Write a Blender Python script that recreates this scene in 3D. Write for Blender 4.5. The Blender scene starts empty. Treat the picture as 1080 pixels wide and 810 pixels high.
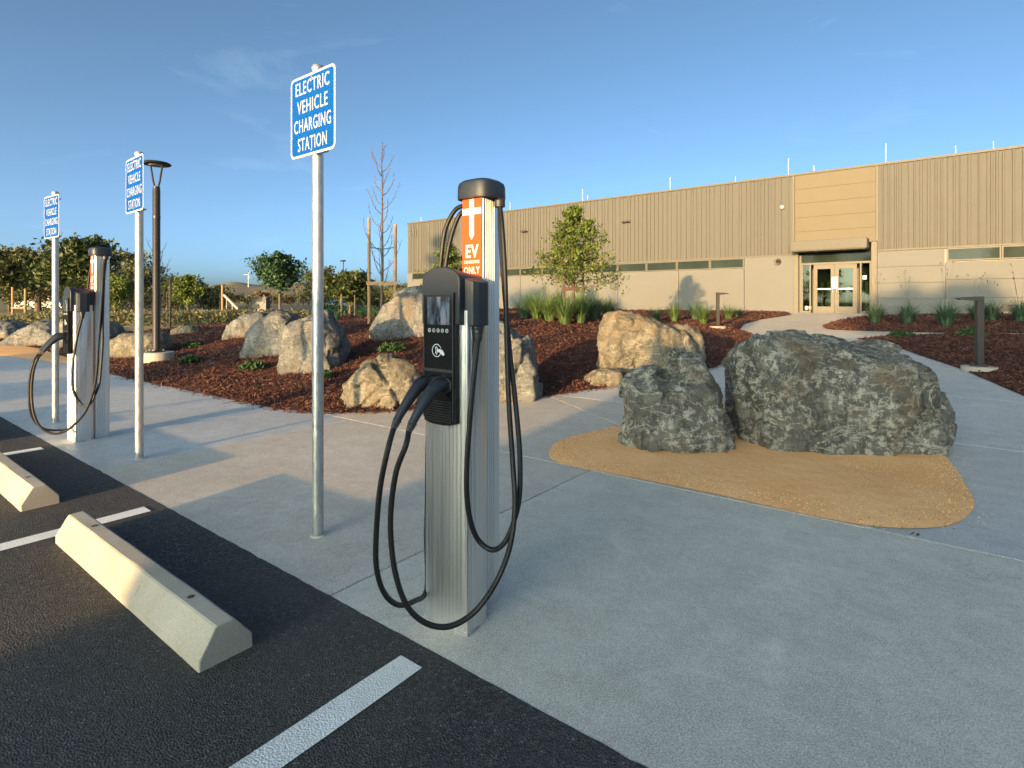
import bpy, bmesh, math, random
import numpy as np
from mathutils import Vector, Matrix, noise
random.seed(7)
PI = math.pi
R_ = math.radians
sc = bpy.context.scene
col = sc.collection

# ------------------------------------------------------------------ camera
H = 1.41; FPX = 586.0; HOR = 318.0
YAW = math.atan(450 / FPX)
RT = Vector((math.cos(YAW), math.sin(YAW), 0)); FW = Vector((-math.sin(YAW), math.cos(YAW), 0)); UP = Vector((0, 0, 1))
cam = bpy.data.cameras.new('camera'); camo = bpy.data.objects.new('camera', cam); col.objects.link(camo)
camo.location = (0, 0, H); camo.rotation_euler = (PI / 2, 0, YAW)
cam.sensor_width = 36; cam.lens = FPX / 1080 * 36; cam.shift_y = -(405 - HOR) / 1080
cam.clip_start = .05; cam.clip_end = 9000
sc.camera = camo

# ------------------------------------------------------------------ sky, sun, exposure
SUN_EL = R_(6.0); SK = -.125                      # light travels along (SK, 1) over the ground
sd = Vector((SK, 1, 0)).normalized()
w = bpy.data.worlds.new('World'); sc.world = w; w.use_nodes = True
nt = w.node_tree; nt.nodes.clear()
sky = nt.nodes.new('ShaderNodeTexSky'); sky.sky_type = 'NISHITA'; sky.sun_disc = False
sky.sun_elevation = SUN_EL; sky.sun_rotation = math.atan2(-sd.x, -sd.y)
sky.altitude = 0; sky.air_density = .26; sky.dust_density = 2.7; sky.ozone_density = 1.4
bg = nt.nodes.new('ShaderNodeBackground'); bg.inputs['Strength'].default_value = .142
out = nt.nodes.new('ShaderNodeOutputWorld')
tc = nt.nodes.new('ShaderNodeTexCoord'); mp = nt.nodes.new('ShaderNodeMapping')
mp.inputs['Scale'].default_value = (2.2, 2.2, 9.0); mp.inputs['Location'].default_value = (.35, .2, .1)
nz = nt.nodes.new('ShaderNodeTexNoise'); nz.inputs['Scale'].default_value = 1.3; nz.inputs['Detail'].default_value = 7; nz.inputs['Roughness'].default_value = .6
nz.inputs['Distortion'].default_value = .7
rp = nt.nodes.new('ShaderNodeValToRGB'); rp.color_ramp.elements[0].position = .58; rp.color_ramp.elements[1].position = .9
rp.color_ramp.elements[1].color = (.3, .3, .3, 1)
mx = nt.nodes.new('ShaderNodeMix'); mx.data_type = 'RGBA'; mx.blend_type = 'ADD'; mx.inputs[0].default_value = 1
sc_ = nt.nodes.new('ShaderNodeMix'); sc_.data_type = 'RGBA'; sc_.blend_type = 'MULTIPLY'; sc_.inputs[0].default_value = 1
sc_.inputs[7].default_value = (.95, .95, 1.0, 1)
L = nt.links.new
L(tc.outputs['Generated'], mp.inputs['Vector']); L(mp.outputs[0], nz.inputs['Vector']); L(nz.outputs[0], rp.inputs[0])
L(rp.outputs[0], sc_.inputs[6]); L(sky.outputs[0], mx.inputs[6]); L(sc_.outputs[2], mx.inputs[7])
tint = nt.nodes.new('ShaderNodeMix'); tint.data_type = 'RGBA'; tint.blend_type = 'MULTIPLY'; tint.inputs[0].default_value = 1; tint.inputs[7].default_value = (.86, .97, .82, 1)
L(mx.outputs[2], tint.inputs[6]); L(tint.outputs[2], bg.inputs['Color']); L(bg.outputs[0], out.inputs[0])
sl = bpy.data.lights.new('sun', 'SUN'); sl.energy = 2.75; sl.angle = R_(.55); sl.color = (1.0, .62, .27)
so = bpy.data.objects.new('sun', sl); col.objects.link(so)
so.rotation_euler = Vector((sd.x * math.cos(SUN_EL), sd.y * math.cos(SUN_EL), -math.sin(SUN_EL))).to_track_quat('-Z', 'Y').to_euler()
sc.view_settings.view_transform = 'Standard'; sc.view_settings.look = 'None'
sc.view_settings.exposure = 2.02; sc.view_settings.gamma = 1; sc.view_settings.use_curve_mapping = False
sc.render.engine = 'CYCLES'
try:
    sc.cycles.use_denoising = True; sc.cycles.denoiser = 'OPENIMAGEDENOISE'
    sc.cycles.denoising_input_passes = 'RGB_ALBEDO_NORMAL'
except Exception: pass
sc.cycles.max_bounces = 6; sc.cycles.transparent_max_bounces = 6

# ------------------------------------------------------------------ pixel -> place helpers
def hb(y): return 0.0 if y < 7 else min(.9, .9 * (y - 7) / 19)
def ray(px, py):
    return RT * ((px - 540) / FPX) + FW + UP * ((HOR - py) / FPX)
def at(px, py, Z): return Vector((0, 0, H)) + ray(px, py) * Z
def G(px, py, off=.012):                       # point of the pavement level under a pixel
    d = ray(px, py); lo, hi = .4, 900
    for _ in range(50):
        m = (lo + hi) / 2
        if H + d.z * m > hb(d.y * m) + off: lo = m
        else: hi = m
    return Vector((d.x * lo, d.y * lo, H + d.z * lo))
def PY(px, py, y): d = ray(px, py); return Vector((0, 0, H)) + d * (y / d.y)
def FX(px, y=27.7): d = ray(px, 0); return d.x * y / d.y
def S(t): t = max(0, min(1, t)); return t * t * (3 - 2 * t)

# ------------------------------------------------------------------ materials
MATS = {}
class NB:
    def __init__(s, name):
        s.m = bpy.data.materials.new(name); s.m.use_nodes = True; s.t = s.m.node_tree; s.t.nodes.clear()
        s.o = s.n('OutputMaterial'); s.b = s.n('BsdfPrincipled'); s.l(s.b.outputs[0], s.o.inputs[0])
        s.tc = s.n('TexCoord'); s.vec = s.tc.outputs['Object']; MATS[name] = s.m
    def n(s, k): return s.t.nodes.new('ShaderNode' + k)
    def l(s, a, b): s.t.links.new(a, b)
    def map(s, scale, loc=(0, 0, 0), rot=(0, 0, 0)):
        m = s.n('Mapping'); m.inputs['Scale'].default_value = scale; m.inputs['Location'].default_value = loc; m.inputs['Rotation'].default_value = rot
        s.l(s.vec, m.inputs[0]); return m.outputs[0]
    def noise(s, scale, detail=4, rough=.55, vec=None, dist=0):
        n = s.n('TexNoise'); n.inputs['Scale'].default_value = scale; n.inputs['Detail'].default_value = detail
        n.inputs['Roughness'].default_value = rough; n.inputs['Distortion'].default_value = dist; s.l(vec or s.vec, n.inputs['Vector']); return n.outputs[0]
    def vor(s, scale, vec=None, out='Distance', feature='F1'):
        n = s.n('TexVoronoi'); n.feature = feature; n.inputs['Scale'].default_value = scale; s.l(vec or s.vec, n.inputs['Vector']); return n.outputs[out]
    def ramp(s, fac, *stops):
        r = s.n('ValToRGB'); e = r.color_ramp.elements
        while len(e) < len(stops): e.new(.5)
        for k, (p, c) in zip(e, stops):
            k.position = p; k.color = (*c, 1) if isinstance(c, (tuple, list)) else (c, c, c, 1)
        s.l(fac, r.inputs[0]); return r.outputs[0]
    def mix(s, fac, a, b, mode='MIX'):
        m = s.n('Mix'); m.data_type = 'RGBA'; m.blend_type = mode
        for v, i in ((fac, 0), (a, 6), (b, 7)):
            if isinstance(v, (int, float)): m.inputs[i].default_value = v if i == 0 else (v, v, v, 1)
            elif isinstance(v, (tuple, list)): m.inputs[i].default_value = (*v, 1)
            else: s.l(v, m.inputs[i])
        return m.outputs[2]
    def math(s, op, a, b):
        m = s.n('Math'); m.operation = op
        for i, v in enumerate((a, b)):
            if isinstance(v, (int, float)): m.inputs[i].default_value = v
            else: s.l(v, m.inputs[i])
        return m.outputs[0]
    def bump(s, h, dist, strength=1, normal=None):
        b = s.n('Bump'); b.inputs['Strength'].default_value = strength; b.inputs['Distance'].default_value = dist; s.l(h, b.inputs['Height'])
        if normal: s.l(normal, b.inputs['Normal'])
        return b.outputs[0]
    def set(s, color=None, rough=None, metal=0, spec=.5, normal=None, **kw):
        I = s.b.inputs
        for key, v in (('Base Color', color), ('Roughness', rough), ('Metallic', metal), ('Specular IOR Level', spec), ('Normal', normal)):
            if v is None: continue
            if isinstance(v, (int, float)): I[key].default_value = v
            elif isinstance(v, (tuple, list)): I[key].default_value = (*v, 1)
            else: s.l(v, I[key])
        for k, v in kw.items(): I[k.replace('_', ' ')].default_value = v
        return s.m
    def island(s): return s.n('NewGeometry').outputs['Random Per Island']
    def rnd(s): return s.n('ObjectInfo').outputs['Random']

def plain(name, c, rough=.5, metal=0, spec=.5, var=.12, vs=6, bump=0, bs=200):
    b = NB(name)
    n = b.noise(vs, 6, .6)
    cc = b.mix(n, tuple(x * (1 - var) for x in c), tuple(min(1, x * (1 + var)) for x in c))
    nn = b.bump(b.noise(bs, 3), bump) if bump else None
    rr = b.ramp(b.noise(vs * 2.3, 5), (.3, max(0.02, rough - .06)), (.7, min(1, rough + .06)))
    return b.set(cc, rr, metal, spec, nn)

def concrete(name, c1, c2, rough=.55, blue=None):
    b = NB(name)
    big = b.noise(.55, 6, .62, dist=.4); mid = b.noise(4.5, 8, .68); fine = b.noise(160, 2)
    c = b.mix(b.ramp(big, (.34, 0.), (.68, 1.)), c1, c2)
    c = b.mix(b.ramp(mid, (.3, .0), (.75, .55)), c, tuple(x * .72 for x in c1))
    st = b.ramp(b.noise(1.3, 9, .7, dist=1.1), (.57, 0.), (.75, .5)); c = b.mix(st, c, tuple(x * 1.22 for x in c2))
    dk = b.ramp(b.noise(.9, 8, .7, vec=b.map((1, 1, 1), (7, 3, 0)), dist=1.5), (.6, 0.), (.78, .4)); c = b.mix(dk, c, tuple(x * .6 for x in c1))
    c = b.mix(.75, c, b.ramp(fine, (.32, .25), (.68, .75)), 'OVERLAY'); c = b.mix(.22, c, b.ramp(b.noise(14, 8, .8, dist=.5), (.32, .3), (.68, .7)), 'OVERLAY'); c = b.mix(.35, c, b.ramp(b.noise(38, 6, .75), (.3, .3), (.7, .7)), 'OVERLAY')
    ck = b.ramp(b.noise(.7, 9, .62, vec=b.map((1, 1, 1), (2, 11, 0)), dist=.9), (.4965, 0.), (.5, 1.), (.5035, 0.)); c = b.mix(b.math('MULTIPLY', ck, b.ramp(b.noise(.4, 2), (.5, 0.), (.6, .55))), c, tuple(x * .45 for x in c1))
    sk = b.ramp(b.noise(1, 6, .65, vec=b.map((.9, 6, 1), (1, 4, 0), (0, 0, .5))), (.58, 0.), (.78, .35)); c = b.mix(sk, c, tuple(x * .68 for x in c1))
    sp = b.vor(70, out='Color'); pit = b.ramp(b.vor(38), (.02, 0.), (.09, 1.))
    bro = b.noise(1, 3, .6, vec=b.map((260, 7, 40), rot=(0, 0, .06)))
    h = b.math('ADD', b.math('MULTIPLY', bro, .5), b.math('MULTIPLY', fine, .5))
    n = b.bump(h, .0022, .9); n = b.bump(mid, .006, .5, n)
    r = b.ramp(mid, (.3, rough - .08), (.7, rough + .14))
    return b.set(c, r, 0, .45, n)

concrete('concrete_tan', (.53, .465, .385), (.63, .56, .47), .6)
concrete('concrete_grey', (.55, .515, .435), (.66, .62, .53), .64)
concrete('concrete_pale', (.47, .465, .45), (.57, .565, .545), .5)
def m_block():
    b = NB('concrete_block')
    c = b.ramp(b.noise(2.6, 8, .65, dist=.4), (.3, (.35, .31, .25)), (.7, (.45, .41, .34)))
    c = b.mix(b.ramp(b.noise(7, 9, .75, dist=.8), (.6, 0.), (.78, .55)), c, (.17, .14, .11)); c = b.mix(.35, c, b.ramp(b.noise(170, 3), (.3, .3), (.7, .7)), 'OVERLAY')
    pit = b.ramp(b.vor(30), (.06, 0.), (.14, 1.)); c = b.mix(b.math('MULTIPLY', b.math('SUBTRACT', 1, pit), .4), c, (.14, .12, .10))
    return b.set(c, .88, 0, .2, b.bump(b.noise(90, 6, .7), .0015, .8))
m_block()
plain('joint', (.10, .095, .09), .9)

def m_asphalt():
    b = NB('asphalt')
    v = b.vor(130, out='Color'); vd = b.vor(130)
    bw = b.n('RGBToBW'); b.l(v, bw.inputs[0])
    stone = b.ramp(bw.outputs[0], (.0, (.012, .012, .013)), (.4, (.028, .028, .029)), (.62, (.055, .054, .053)), (.86, (.10, .095, .09)), (1, (.26, .245, .23)))
    big = b.noise(.8, 7, .65, dist=.5); c = b.mix(b.ramp(big, (.38, .0), (.66, .6)), stone, (.075, .069, .06))
    scr = b.noise(1, 5, .6, vec=b.map((3.2, 14, 1), rot=(0, 0, .35))); c = b.mix(b.ramp(scr, (.62, 0.), (.8, .25)), c, (.13, .12, .11))
    n = b.bump(vd, .006, .9); n = b.bump(b.noise(38, 4), .008, .7, n)
    return b.set(c, .82, 0, .35, n)
m_asphalt()
def m_paint():
    b = NB('road_paint')
    wear = b.ramp(b.noise(55, 6, .75), (.30, 0.), (.40, 1.)); wear2 = b.ramp(b.noise(3, 4), (.3, .7), (.6, 1.))
    c = b.mix(b.math('MULTIPLY', wear, wear2), (.09, .088, .085), (.82, .81, .78))
    return b.set(c, .75, 0, .3, b.bump(b.vor(130), .003, .8))
m_paint()
def m_sand():
    b = NB('decomposed_granite')
    c = b.ramp(b.noise(1.6, 7, .65), (.3, (.86, .42, .17)), (.7, (.94, .53, .245)))
    bw = b.n('RGBToBW'); b.l(b.vor(190, out='Color'), bw.inputs[0])
    c = b.mix(.4, c, b.ramp(bw.outputs[0], (0, .25), (.5, .55), (1, .8)), 'OVERLAY')
    n = b.bump(b.vor(160), .003, .6); n = b.bump(b.noise(9, 6), .02, .5, n)
    return b.set(c, .95, 0, .15, n)
m_sand()
def m_mulch(nm, isl):
    b = NB(nm)
    f = b.island() if isl else b.noise(45, 5, .8)
    c = b.ramp(f, (.0, (.020, .010, .009)), (.35, (.060, .023, .017)), (.7, (.11, .041, .028)), (.95, (.165, .075, .05)), (1, (.21, .125, .09)))
    c = b.mix(b.ramp(b.noise(1.1, 5), (.35, 0), (.7, .35)), c, (.034, .015, .013))
    n = None if isl else b.bump(b.noise(38, 7, .8), .05, 1)
    return b.set(c, .85, 0, .25, n)
m_mulch('mulch', 0); m_mulch('mulch_chip', 1)

def m_rock(nm, dark, mid, light, lich, lc, iron=None, dirt=(.09, .06, .045)):
    b = NB(nm)
    c = b.ramp(b.noise(2.4, 10, .7, dist=.8), (.28, dark), (.5, mid), (.74, light))
    cr = b.ramp(b.noise(3.1, 10, .7, dist=.5), (.47, 1.), (.5, .15), (.53, 1.)); c = b.mix(.6, c, cr, 'MULTIPLY')
    vn = b.ramp(b.noise(1.5, 8, .6, vec=b.map((1, 1, 2.2), (3, 1, 8), (.4, .5, 0)), dist=.8), (.488, 0.), (.5, 1.), (.512, 0.)); c = b.mix(b.math('MULTIPLY', vn, .55), c, tuple(min(1, x * 1.5) for x in lc))
    l1 = b.ramp(b.noise(13, 12, .78), (1 - lich, 0.), (1 - lich + .045, 1.)); l2 = b.ramp(b.noise(2.1, 4, .6), (.38, .05), (.56, 1.))
    c = b.mix(b.math('MULTIPLY', l1, l2), c, lc)
    if iron: c = b.mix(b.ramp(b.noise(1.9, 6, .6, vec=b.map((1, 1, 1), (4, 9, 2))), (.52, 0.), (.68, .75)), c, iron)
    sx = b.n('SeparateXYZ'); b.l(b.vec, sx.inputs[0]); soil = b.math('ADD', sx.outputs[2], b.math('MULTIPLY', b.noise(6, 6, .7), -.22)); c = b.mix(b.ramp(soil, (-.08, .75), (.06, 0.)) if False else b.ramp(b.math('ADD', soil, .5), (.40, .8), (.50, 0.)), c, dirt)
    bw = b.noise(70, 4, .7); c = b.mix(.35, c, bw, 'OVERLAY')
    n = b.bump(b.noise(17, 10, .72), .04, .9); n = b.bump(b.vor(9, feature='DISTANCE_TO_EDGE'), .02, .35, n); n = b.bump(b.noise(110, 4, .7), .006, .8, n)
    return b.set(c, .82, 0, .3, n)
m_rock('rock_dark', (.058, .058, .050), (.14, .134, .112), (.245, .23, .19), .49, (.44, .415, .345), (.17, .12, .07), (.42, .26, .12))
m_rock('rock_tan', (.075, .068, .052), (.17, .152, .115), (.27, .245, .185), .42, (.31, .28, .215), (.21, .15, .075))
m_rock('rock_mix', (.06, .07, .075), (.14, .145, .14), (.235, .23, .205), .43, (.29, .275, .23), (.20, .14, .09))

def m_alu():
    b = NB('brushed_aluminium')
    n = b.noise(1, 4, .6, vec=b.map((160, 160, 1.2)))
    c = b.mix(n, (.60, .61, .62), (.80, .80, .78))
    return b.set(c, b.ramp(n, (.3, .30), (.7, .44)), 1, .5, b.bump(n, .0004, .5))
m_alu()
plain('black_plastic', (.022, .023, .026), .42, 0, .5, .15, 8, .0006, 700)
plain('charcoal_plastic', (.014, .019, .027), .45, 0, .55, .12, 8, .0008, 600)
plain('cable_rubber', (.008, .008, .009), .5, 0, .35)
plain('gun_plastic', (.022, .026, .032), .33, 0, .5)
plain('panel_black', (.008, .008, .009), .08, 0, .6)
plain('grill_black', (.016, .016, .017), .35)
plain('orange_label', (.48, .075, .006), .42, 0, .4, .05)
plain('label_white', (.50, .53, .56), .5, 0, .4, .04)
plain('sign_blue', (.001, .072, .30), .6, 0, .12, .06, 3)
plain('sign_white', (.38, .41, .44), .6, 0, .15, .04, 3)
def m_galv():
    b = NB('galvanised_steel')
    v = b.vor(60, out='Color', vec=b.map((1, 1, .5))); bw = b.n('RGBToBW'); b.l(v, bw.inputs[0])
    c = b.mix(bw.outputs[0], (.42, .43, .43), (.60, .60, .58)); c = b.mix(b.ramp(b.noise(9, 6, .7), (.5, 0.), (.8, .4)), c, (.36, .35, .33))
    return b.set(c, b.ramp(b.noise(20, 4), (.3, .34), (.7, .5)), .85, .5)
m_galv()
plain('dark_bronze', (.035, .03, .027), .42, .3, .5)
plain('stake_wood', (.33, .20, .11), .85, 0, .2, .25, 12)
plain('bark', (.13, .095, .07), .9, 0, .2, .35, 14, .01, 60)
plain('bark_red', (.10, .055, .045), .85, 0, .2, .3, 14)
plain('tie_green', (.03, .06, .05), .6)
plain('siding_metal', (.100, .094, .080), .72, .0, .2, .04, 1.5)
plain('siding_trim', (.10, .087, .062), .6, 0, .4, .04)
plain('panel_cream', (.140, .138, .126), .8, 0, .2, .05, 1.2, .001, 200)
plain('panel_warm', (.14, .118, .082), .8, 0, .2, .05, 1.2, .001, 200)
plain('door_frame', (.115, .103, .075), .6, .1, .45, .05)
plain('canopy_metal', (.085, .078, .06), .6, .1, .45, .05)
plain('letter_dark', (.10, .09, .075), .6)
plain('white_paper', (.80, .80, .78), .7)
plain('roof_membrane', (.45, .44, .42), .8)
plain('rebar_white', (.42, .44, .46), .6, .1)
def m_glass():
    b = NB('window_glass')
    c = b.ramp(b.noise(.8, 4), (.3, (.012, .018, .015)), (.7, (.03, .04, .032)))
    return b.set(c, .05, 0, .05)
m_glass()
def m_doorglass():
    b = NB('door_glass'); t = b.n('BsdfTransparent'); t.inputs[0].default_value = (.36, .42, .36, 1); g = b.n('BsdfGlossy'); g.inputs['Roughness'].default_value = .03; g.inputs[0].default_value = (.8, .9, .85, 1)
    m = b.n('MixShader'); m.inputs[0].default_value = .022; b.l(t.outputs[0], m.inputs[1]); b.l(g.outputs[0], m.inputs[2]); b.l(m.outputs[0], b.o.inputs[0])
m_doorglass()
def leafmat(nm, c0, c1, c2, tr=.25):
    b = NB(nm)
    c = b.ramp(b.island(), (0, c0), (.55, c1), (1, c2))
    c = b.mix(b.ramp(b.noise(1.7, 3), (.35, 0), (.7, .5)), c, c0)
    b.set(c, .55, 0, .35)
    t = b.n('BsdfTranslucent'); b.l(c, t.inputs[0]); m = b.n('MixShader'); m.inputs[0].default_value = tr
    b.l(b.b.outputs[0], m.inputs[1]); b.l(t.outputs[0], m.inputs[2]); b.l(m.outputs[0], b.o.inputs[0]); return b.m
leafmat('leaf_lime', (.055, .085, .014), (.12, .165, .03), (.21, .25, .05))
leafmat('leaf_olive', (.05, .062, .02), (.12, .13, .045), (.23, .205, .075))
leafmat('leaf_dark', (.02, .036, .012), (.055, .08, .02), (.16, .16, .04))
leafmat('leaf_green', (.018, .05, .024), (.04, .095, .04), (.08, .15, .06))
leafmat('leaf_brown', (.06, .045, .02), (.14, .095, .045), (.22, .15, .075))
leafmat('grass_green', (.04, .085, .02), (.10, .17, .05), (.22, .28, .09))
leafmat('grass_dry', (.05, .055, .02), (.12, .115, .045), (.24, .20, .08))
leafmat('grass_blue', (.035, .075, .04), (.075, .14, .075), (.15, .21, .11))
leafmat('shrub_green', (.018, .05, .014), (.045, .10, .03), (.09, .16, .05))
plain('leaf_yellow', (.40, .42, .12), .6)
def m_ground():
    b = NB('dry_ground')
    c = b.ramp(b.noise(.05, 8, .65), (.3, (.17, .15, .085)), (.55, (.24, .20, .115)), (.75, (.14, .15, .07)))
    return b.set(c, .95, 0, .1, b.bump(b.noise(3, 6), .1, .6))
m_ground()
def m_hill():
    b = NB('hill_grass')
    c = b.ramp(b.noise(.009, 8, .6, vec=b.map((1, 1, 2))), (.35, (.20, .165, .105)), (.52, (.235, .19, .125)), (.63, (.12, .13, .085)))
    return b.set(c, .95, 0, .05)
m_hill()

# ------------------------------------------------------------------ mesh helpers
class MB:
    def __init__(s): s.v = []; s.f = []
    def add(s, vs, fs):
        o = len(s.v); s.v += [tuple(v) for v in vs]; s.f += [tuple(i + o for i in f) for f in fs]; return s
    def box(s, a, b, M=None):
        x0, y0, z0 = a; x1, y1, z1 = b
        vs = [(x0, y0, z0), (x1, y0, z0), (x1, y1, z0), (x0, y1, z0), (x0, y0, z1), (x1, y0, z1), (x1, y1, z1), (x0, y1, z1)]
        if M: vs = [M @ Vector(v) for v in vs]
        return s.add(vs, [(0, 3, 2, 1), (4, 5, 6, 7), (0, 1, 5, 4), (1, 2, 6, 5), (2, 3, 7, 6), (3, 0, 4, 7)])
    def prism(s, prof, z0, z1, fn=None):
        """profile (x,y) counter-clockwise, extruded in z; fn maps (x,y,z)"""
        n = len(prof); vs = [(x, y, z0) for x, y in prof] + [(x, y, z1) for x, y in prof]
        if fn: vs = [fn(*v) for v in vs]
        return s.add(vs, [tuple(range(n - 1, -1, -1)), tuple(range(n, 2 * n))] + [(i, (i + 1) % n, n + (i + 1) % n, n + i) for i in range(n)])
    def tube(s, pts, rad, seg=8, cap=True):
        pts = [Vector(p) for p in pts]; n = len(pts)
        if isinstance(rad, (int, float)): rad = [rad] * n
        t0 = (pts[1] - pts[0]).normalized(); a = t0.orthogonal().normalized(); vs = []
        for i, p in enumerate(pts):
            t = (pts[min(i + 1, n - 1)] - pts[max(i - 1, 0)]).normalized()
            a = (a - t * a.dot(t)); a = a.normalized() if a.length > 1e-6 else t.orthogonal().normalized(); b = t.cross(a)
            for k in range(seg):
                q = 2 * PI * k / seg; vs.append(p + (a * math.cos(q) + b * math.sin(q)) * rad[i])
        fs = [(i * seg + k, i * seg + (k + 1) % seg, (i + 1) * seg + (k + 1) % seg, (i + 1) * seg + k) for i in range(n - 1) for k in range(seg)]
        if cap: fs += [tuple(range(seg - 1, -1, -1)), tuple((n - 1) * seg + k for k in range(seg))]
        return s.add(vs, fs)
    def lathe(s, prof, c=(0, 0, 0), seg=24):
        vs = []; n = len(prof)
        for r, z in prof:
            for k in range(seg): q = 2 * PI * k / seg; vs.append((c[0] + r * math.cos(q), c[1] + r * math.sin(q), c[2] + z))
        fs = [(i * seg + k, i * seg + (k + 1) % seg, (i + 1) * seg + (k + 1) % seg, (i + 1) * seg + k) for i in range(n - 1) for k in range(seg)]
        fs += [tuple(range(seg - 1, -1, -1)), tuple((n - 1) * seg + k for k in range(seg))]
        return s.add(vs, fs)
    def build(s, name, m, parent=None, smooth=False, bevel=0, seg=2):
        me = bpy.data.meshes.new(name); me.from_pydata(s.v, [], s.f); me.update()
        return mkobj(name, me, m, parent, smooth, bevel, seg)
def mkobj(name, me, m, parent=None, smooth=False, bevel=0, seg=2):
    o = bpy.data.objects.new(name, me); col.objects.link(o)
    if not me.materials: me.materials.append(MATS[m])
    if smooth:
        me.polygons.foreach_set('use_smooth', [True] * len(me.polygons))
        if smooth != 'all':
            try: me.set_sharp_from_angle(angle=R_(35))
            except Exception: pass
    if bevel:
        b = o.modifiers.new('bevel', 'BEVEL'); b.width = bevel; b.segments = seg; b.limit_method = 'ANGLE'; b.angle_limit = R_(35)
    if parent: o.parent = parent
    return o
def tag(o, label=None, cat=None, group=None, kind=None):
    if label: o['label'] = label
    if cat: o['category'] = cat
    if group: o['group'] = group
    if kind: o['kind'] = kind
    return o
def thing(name, label, cat, loc=(0, 0, 0), rz=0, group=None):
    o = bpy.data.objects.new(name, None); col.objects.link(o); o.location = loc; o.rotation_euler = (0, 0, rz)
    o.empty_display_size = .1
    return tag(o, label, cat, group)
def copy_tree(o, parent=None):
    c = o.copy(); col.objects.link(c)
    if parent: c.parent = parent
    for ch in list(o.children): copy_tree(ch, c)
    return c
def spline(pts, n=8):
    P = [Vector(p) for p in pts]; P = [2 * P[0] - P[1]] + P + [2 * P[-1] - P[-2]]; o = []
    for i in range(1, len(P) - 2):
        a, b, c, d = P[i - 1:i + 3]
        for k in range(n):
            t = k / n; o.append(.5 * ((2 * b) + (c - a) * t + (2 * a - 5 * b + 4 * c - d) * t * t + (3 * b - a - 3 * c + d) * t ** 3))
    return o + [P[-2]]
def text(body, size, xs=1.0, off=0.0, ext=.001, align='CENTER'):
    """(verts, faces) of lettering in the xz plane, facing -y"""
    cu = bpy.data.curves.new('t', 'FONT'); cu.body = body; cu.size = size; cu.offset = off; cu.extrude = ext; cu.align_x = align; cu.resolution_u = 3; cu.space_character = 1.12
    o = bpy.data.objects.new('t', cu); col.objects.link(o); dg = bpy.context.evaluated_depsgraph_get(); dg.update()
    me = o.evaluated_get(dg).to_mesh(); vs = [(v.co.x * xs, -v.co.z, v.co.y) for v in me.vertices]; fs = [tuple(p.vertices) for p in me.polygons]
    o.evaluated_get(dg).to_mesh_clear(); bpy.data.objects.remove(o); bpy.data.curves.remove(cu); return vs, fs
def shift(vs, d): return [(v[0] + d[0], v[1] + d[1], v[2] + d[2]) for v in vs]
def rrect(w, h, r, n=5):
    p = []
    for cx, cy, a0 in ((w / 2 - r, h / 2 - r, 0), (-w / 2 + r, h / 2 - r, PI / 2), (-w / 2 + r, -h / 2 + r, PI), (w / 2 - r, -h / 2 + r, 1.5 * PI)):
        for k in range(n + 1): a = a0 + PI / 2 * k / n; p.append((cx + r * math.cos(a), cy + r * math.sin(a)))
    return p

# ------------------------------------------------------------------ ground, lot, pavement
def sheet(name, x0, y0, x1, y1, z, m, th=0):
    o = MB().add([(x0, y0, z), (x1, y0, z), (x1, y1, z), (x0, y1, z)], [(0, 1, 2, 3)]).build(name, m); return tag(o, kind='structure')
sheet('ground', -4200, -1500, 3000, 4200, -.12, 'dry_ground')
ex = [-70 + .05 * i for i in range(2301)]; V = [(x, 1.40, .0128) for x in ex] + [(x, 1.566 + .003 * noise.noise((x * 2.1, 0, 0)) + .004 * noise.noise((x * 11, 5, 0)) + .005 * noise.noise((x * 31, 9, 0)), .0128) for x in ex] + [(-70, -60, .0128), (45, -60, .0128)]
tag(MB().add(V, [(i, i + 1, 2302 + i, 2301 + i) for i in range(2300)] + [(4602, 4603) + tuple(range(2300, -1, -1))]).build('parking_lot', 'asphalt'), kind='structure')
def hf(x, y): return -.12 + .64 * S((-x - 22) / 9) * S((y - 6) / 5)
gx = [-2600, -900, -300, -120, -60, -40] + [-34 + i for i in range(0, 14)]; gy = [5, 6, 7, 8, 9, 10, 11, 12, 16, 24, 40, 90, 300, 900, 2600]
V = [(x, y, hf(x, y) + .004) for y in gy for x in gx]; n = len(gx)
tag(MB().add(V, [(j * n + i, j * n + i + 1, (j + 1) * n + i + 1, (j + 1) * n + i) for j in range(len(gy) - 1) for i in range(n - 1)]).build('verge', 'dry_ground', None, 'all'), kind='structure')
rd = [Vector((ray(px, 318).x * Z, ray(px, 318).y * Z, .528)) for px, Z in ((60, 38), (360, 37), (352, 56), (60, 58))]
tag(MB().add(rd, [(0, 1, 2, 3)]).build('road', 'concrete_grey'), kind='structure')
# pavement slabs, one object each, cut from strips by the saw joints
pav = thing('pavement', None, None); pav['kind'] = 'structure'
KY = 1.545
def clip(poly, a, b, side):
    out = []; n = len(poly)
    def sd_(p): return ((b[0] - a[0]) * (p[1] - a[1]) - (b[1] - a[1]) * (p[0] - a[0])) * side
    for i in range(n):
        p, q = poly[i], poly[(i + 1) % n]; sp, sq = sd_(p), sd_(q)
        if sp >= 0: out.append(p)
        if (sp > 0 > sq) or (sp < 0 < sq): t = sp / (sp - sq); out.append((p[0] + (q[0] - p[0]) * t, p[1] + (q[1] - p[1]) * t))
    return out
def inset(poly, d):
    n = len(poly); out = []
    for i in range(n):
        p0, p1, p2 = Vector(poly[i - 1]), Vector(poly[i]), Vector(poly[(i + 1) % n])
        e1 = (p1 - p0).normalized(); e2 = (p2 - p1).normalized(); n1 = Vector((-e1.y, e1.x)); n2 = Vector((-e2.y, e2.x))
        bis = n1 + n2; k = max(.2, 1 + n1.dot(n2)); out.append(tuple(p1 + bis * (d / k)))
    return out
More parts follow.
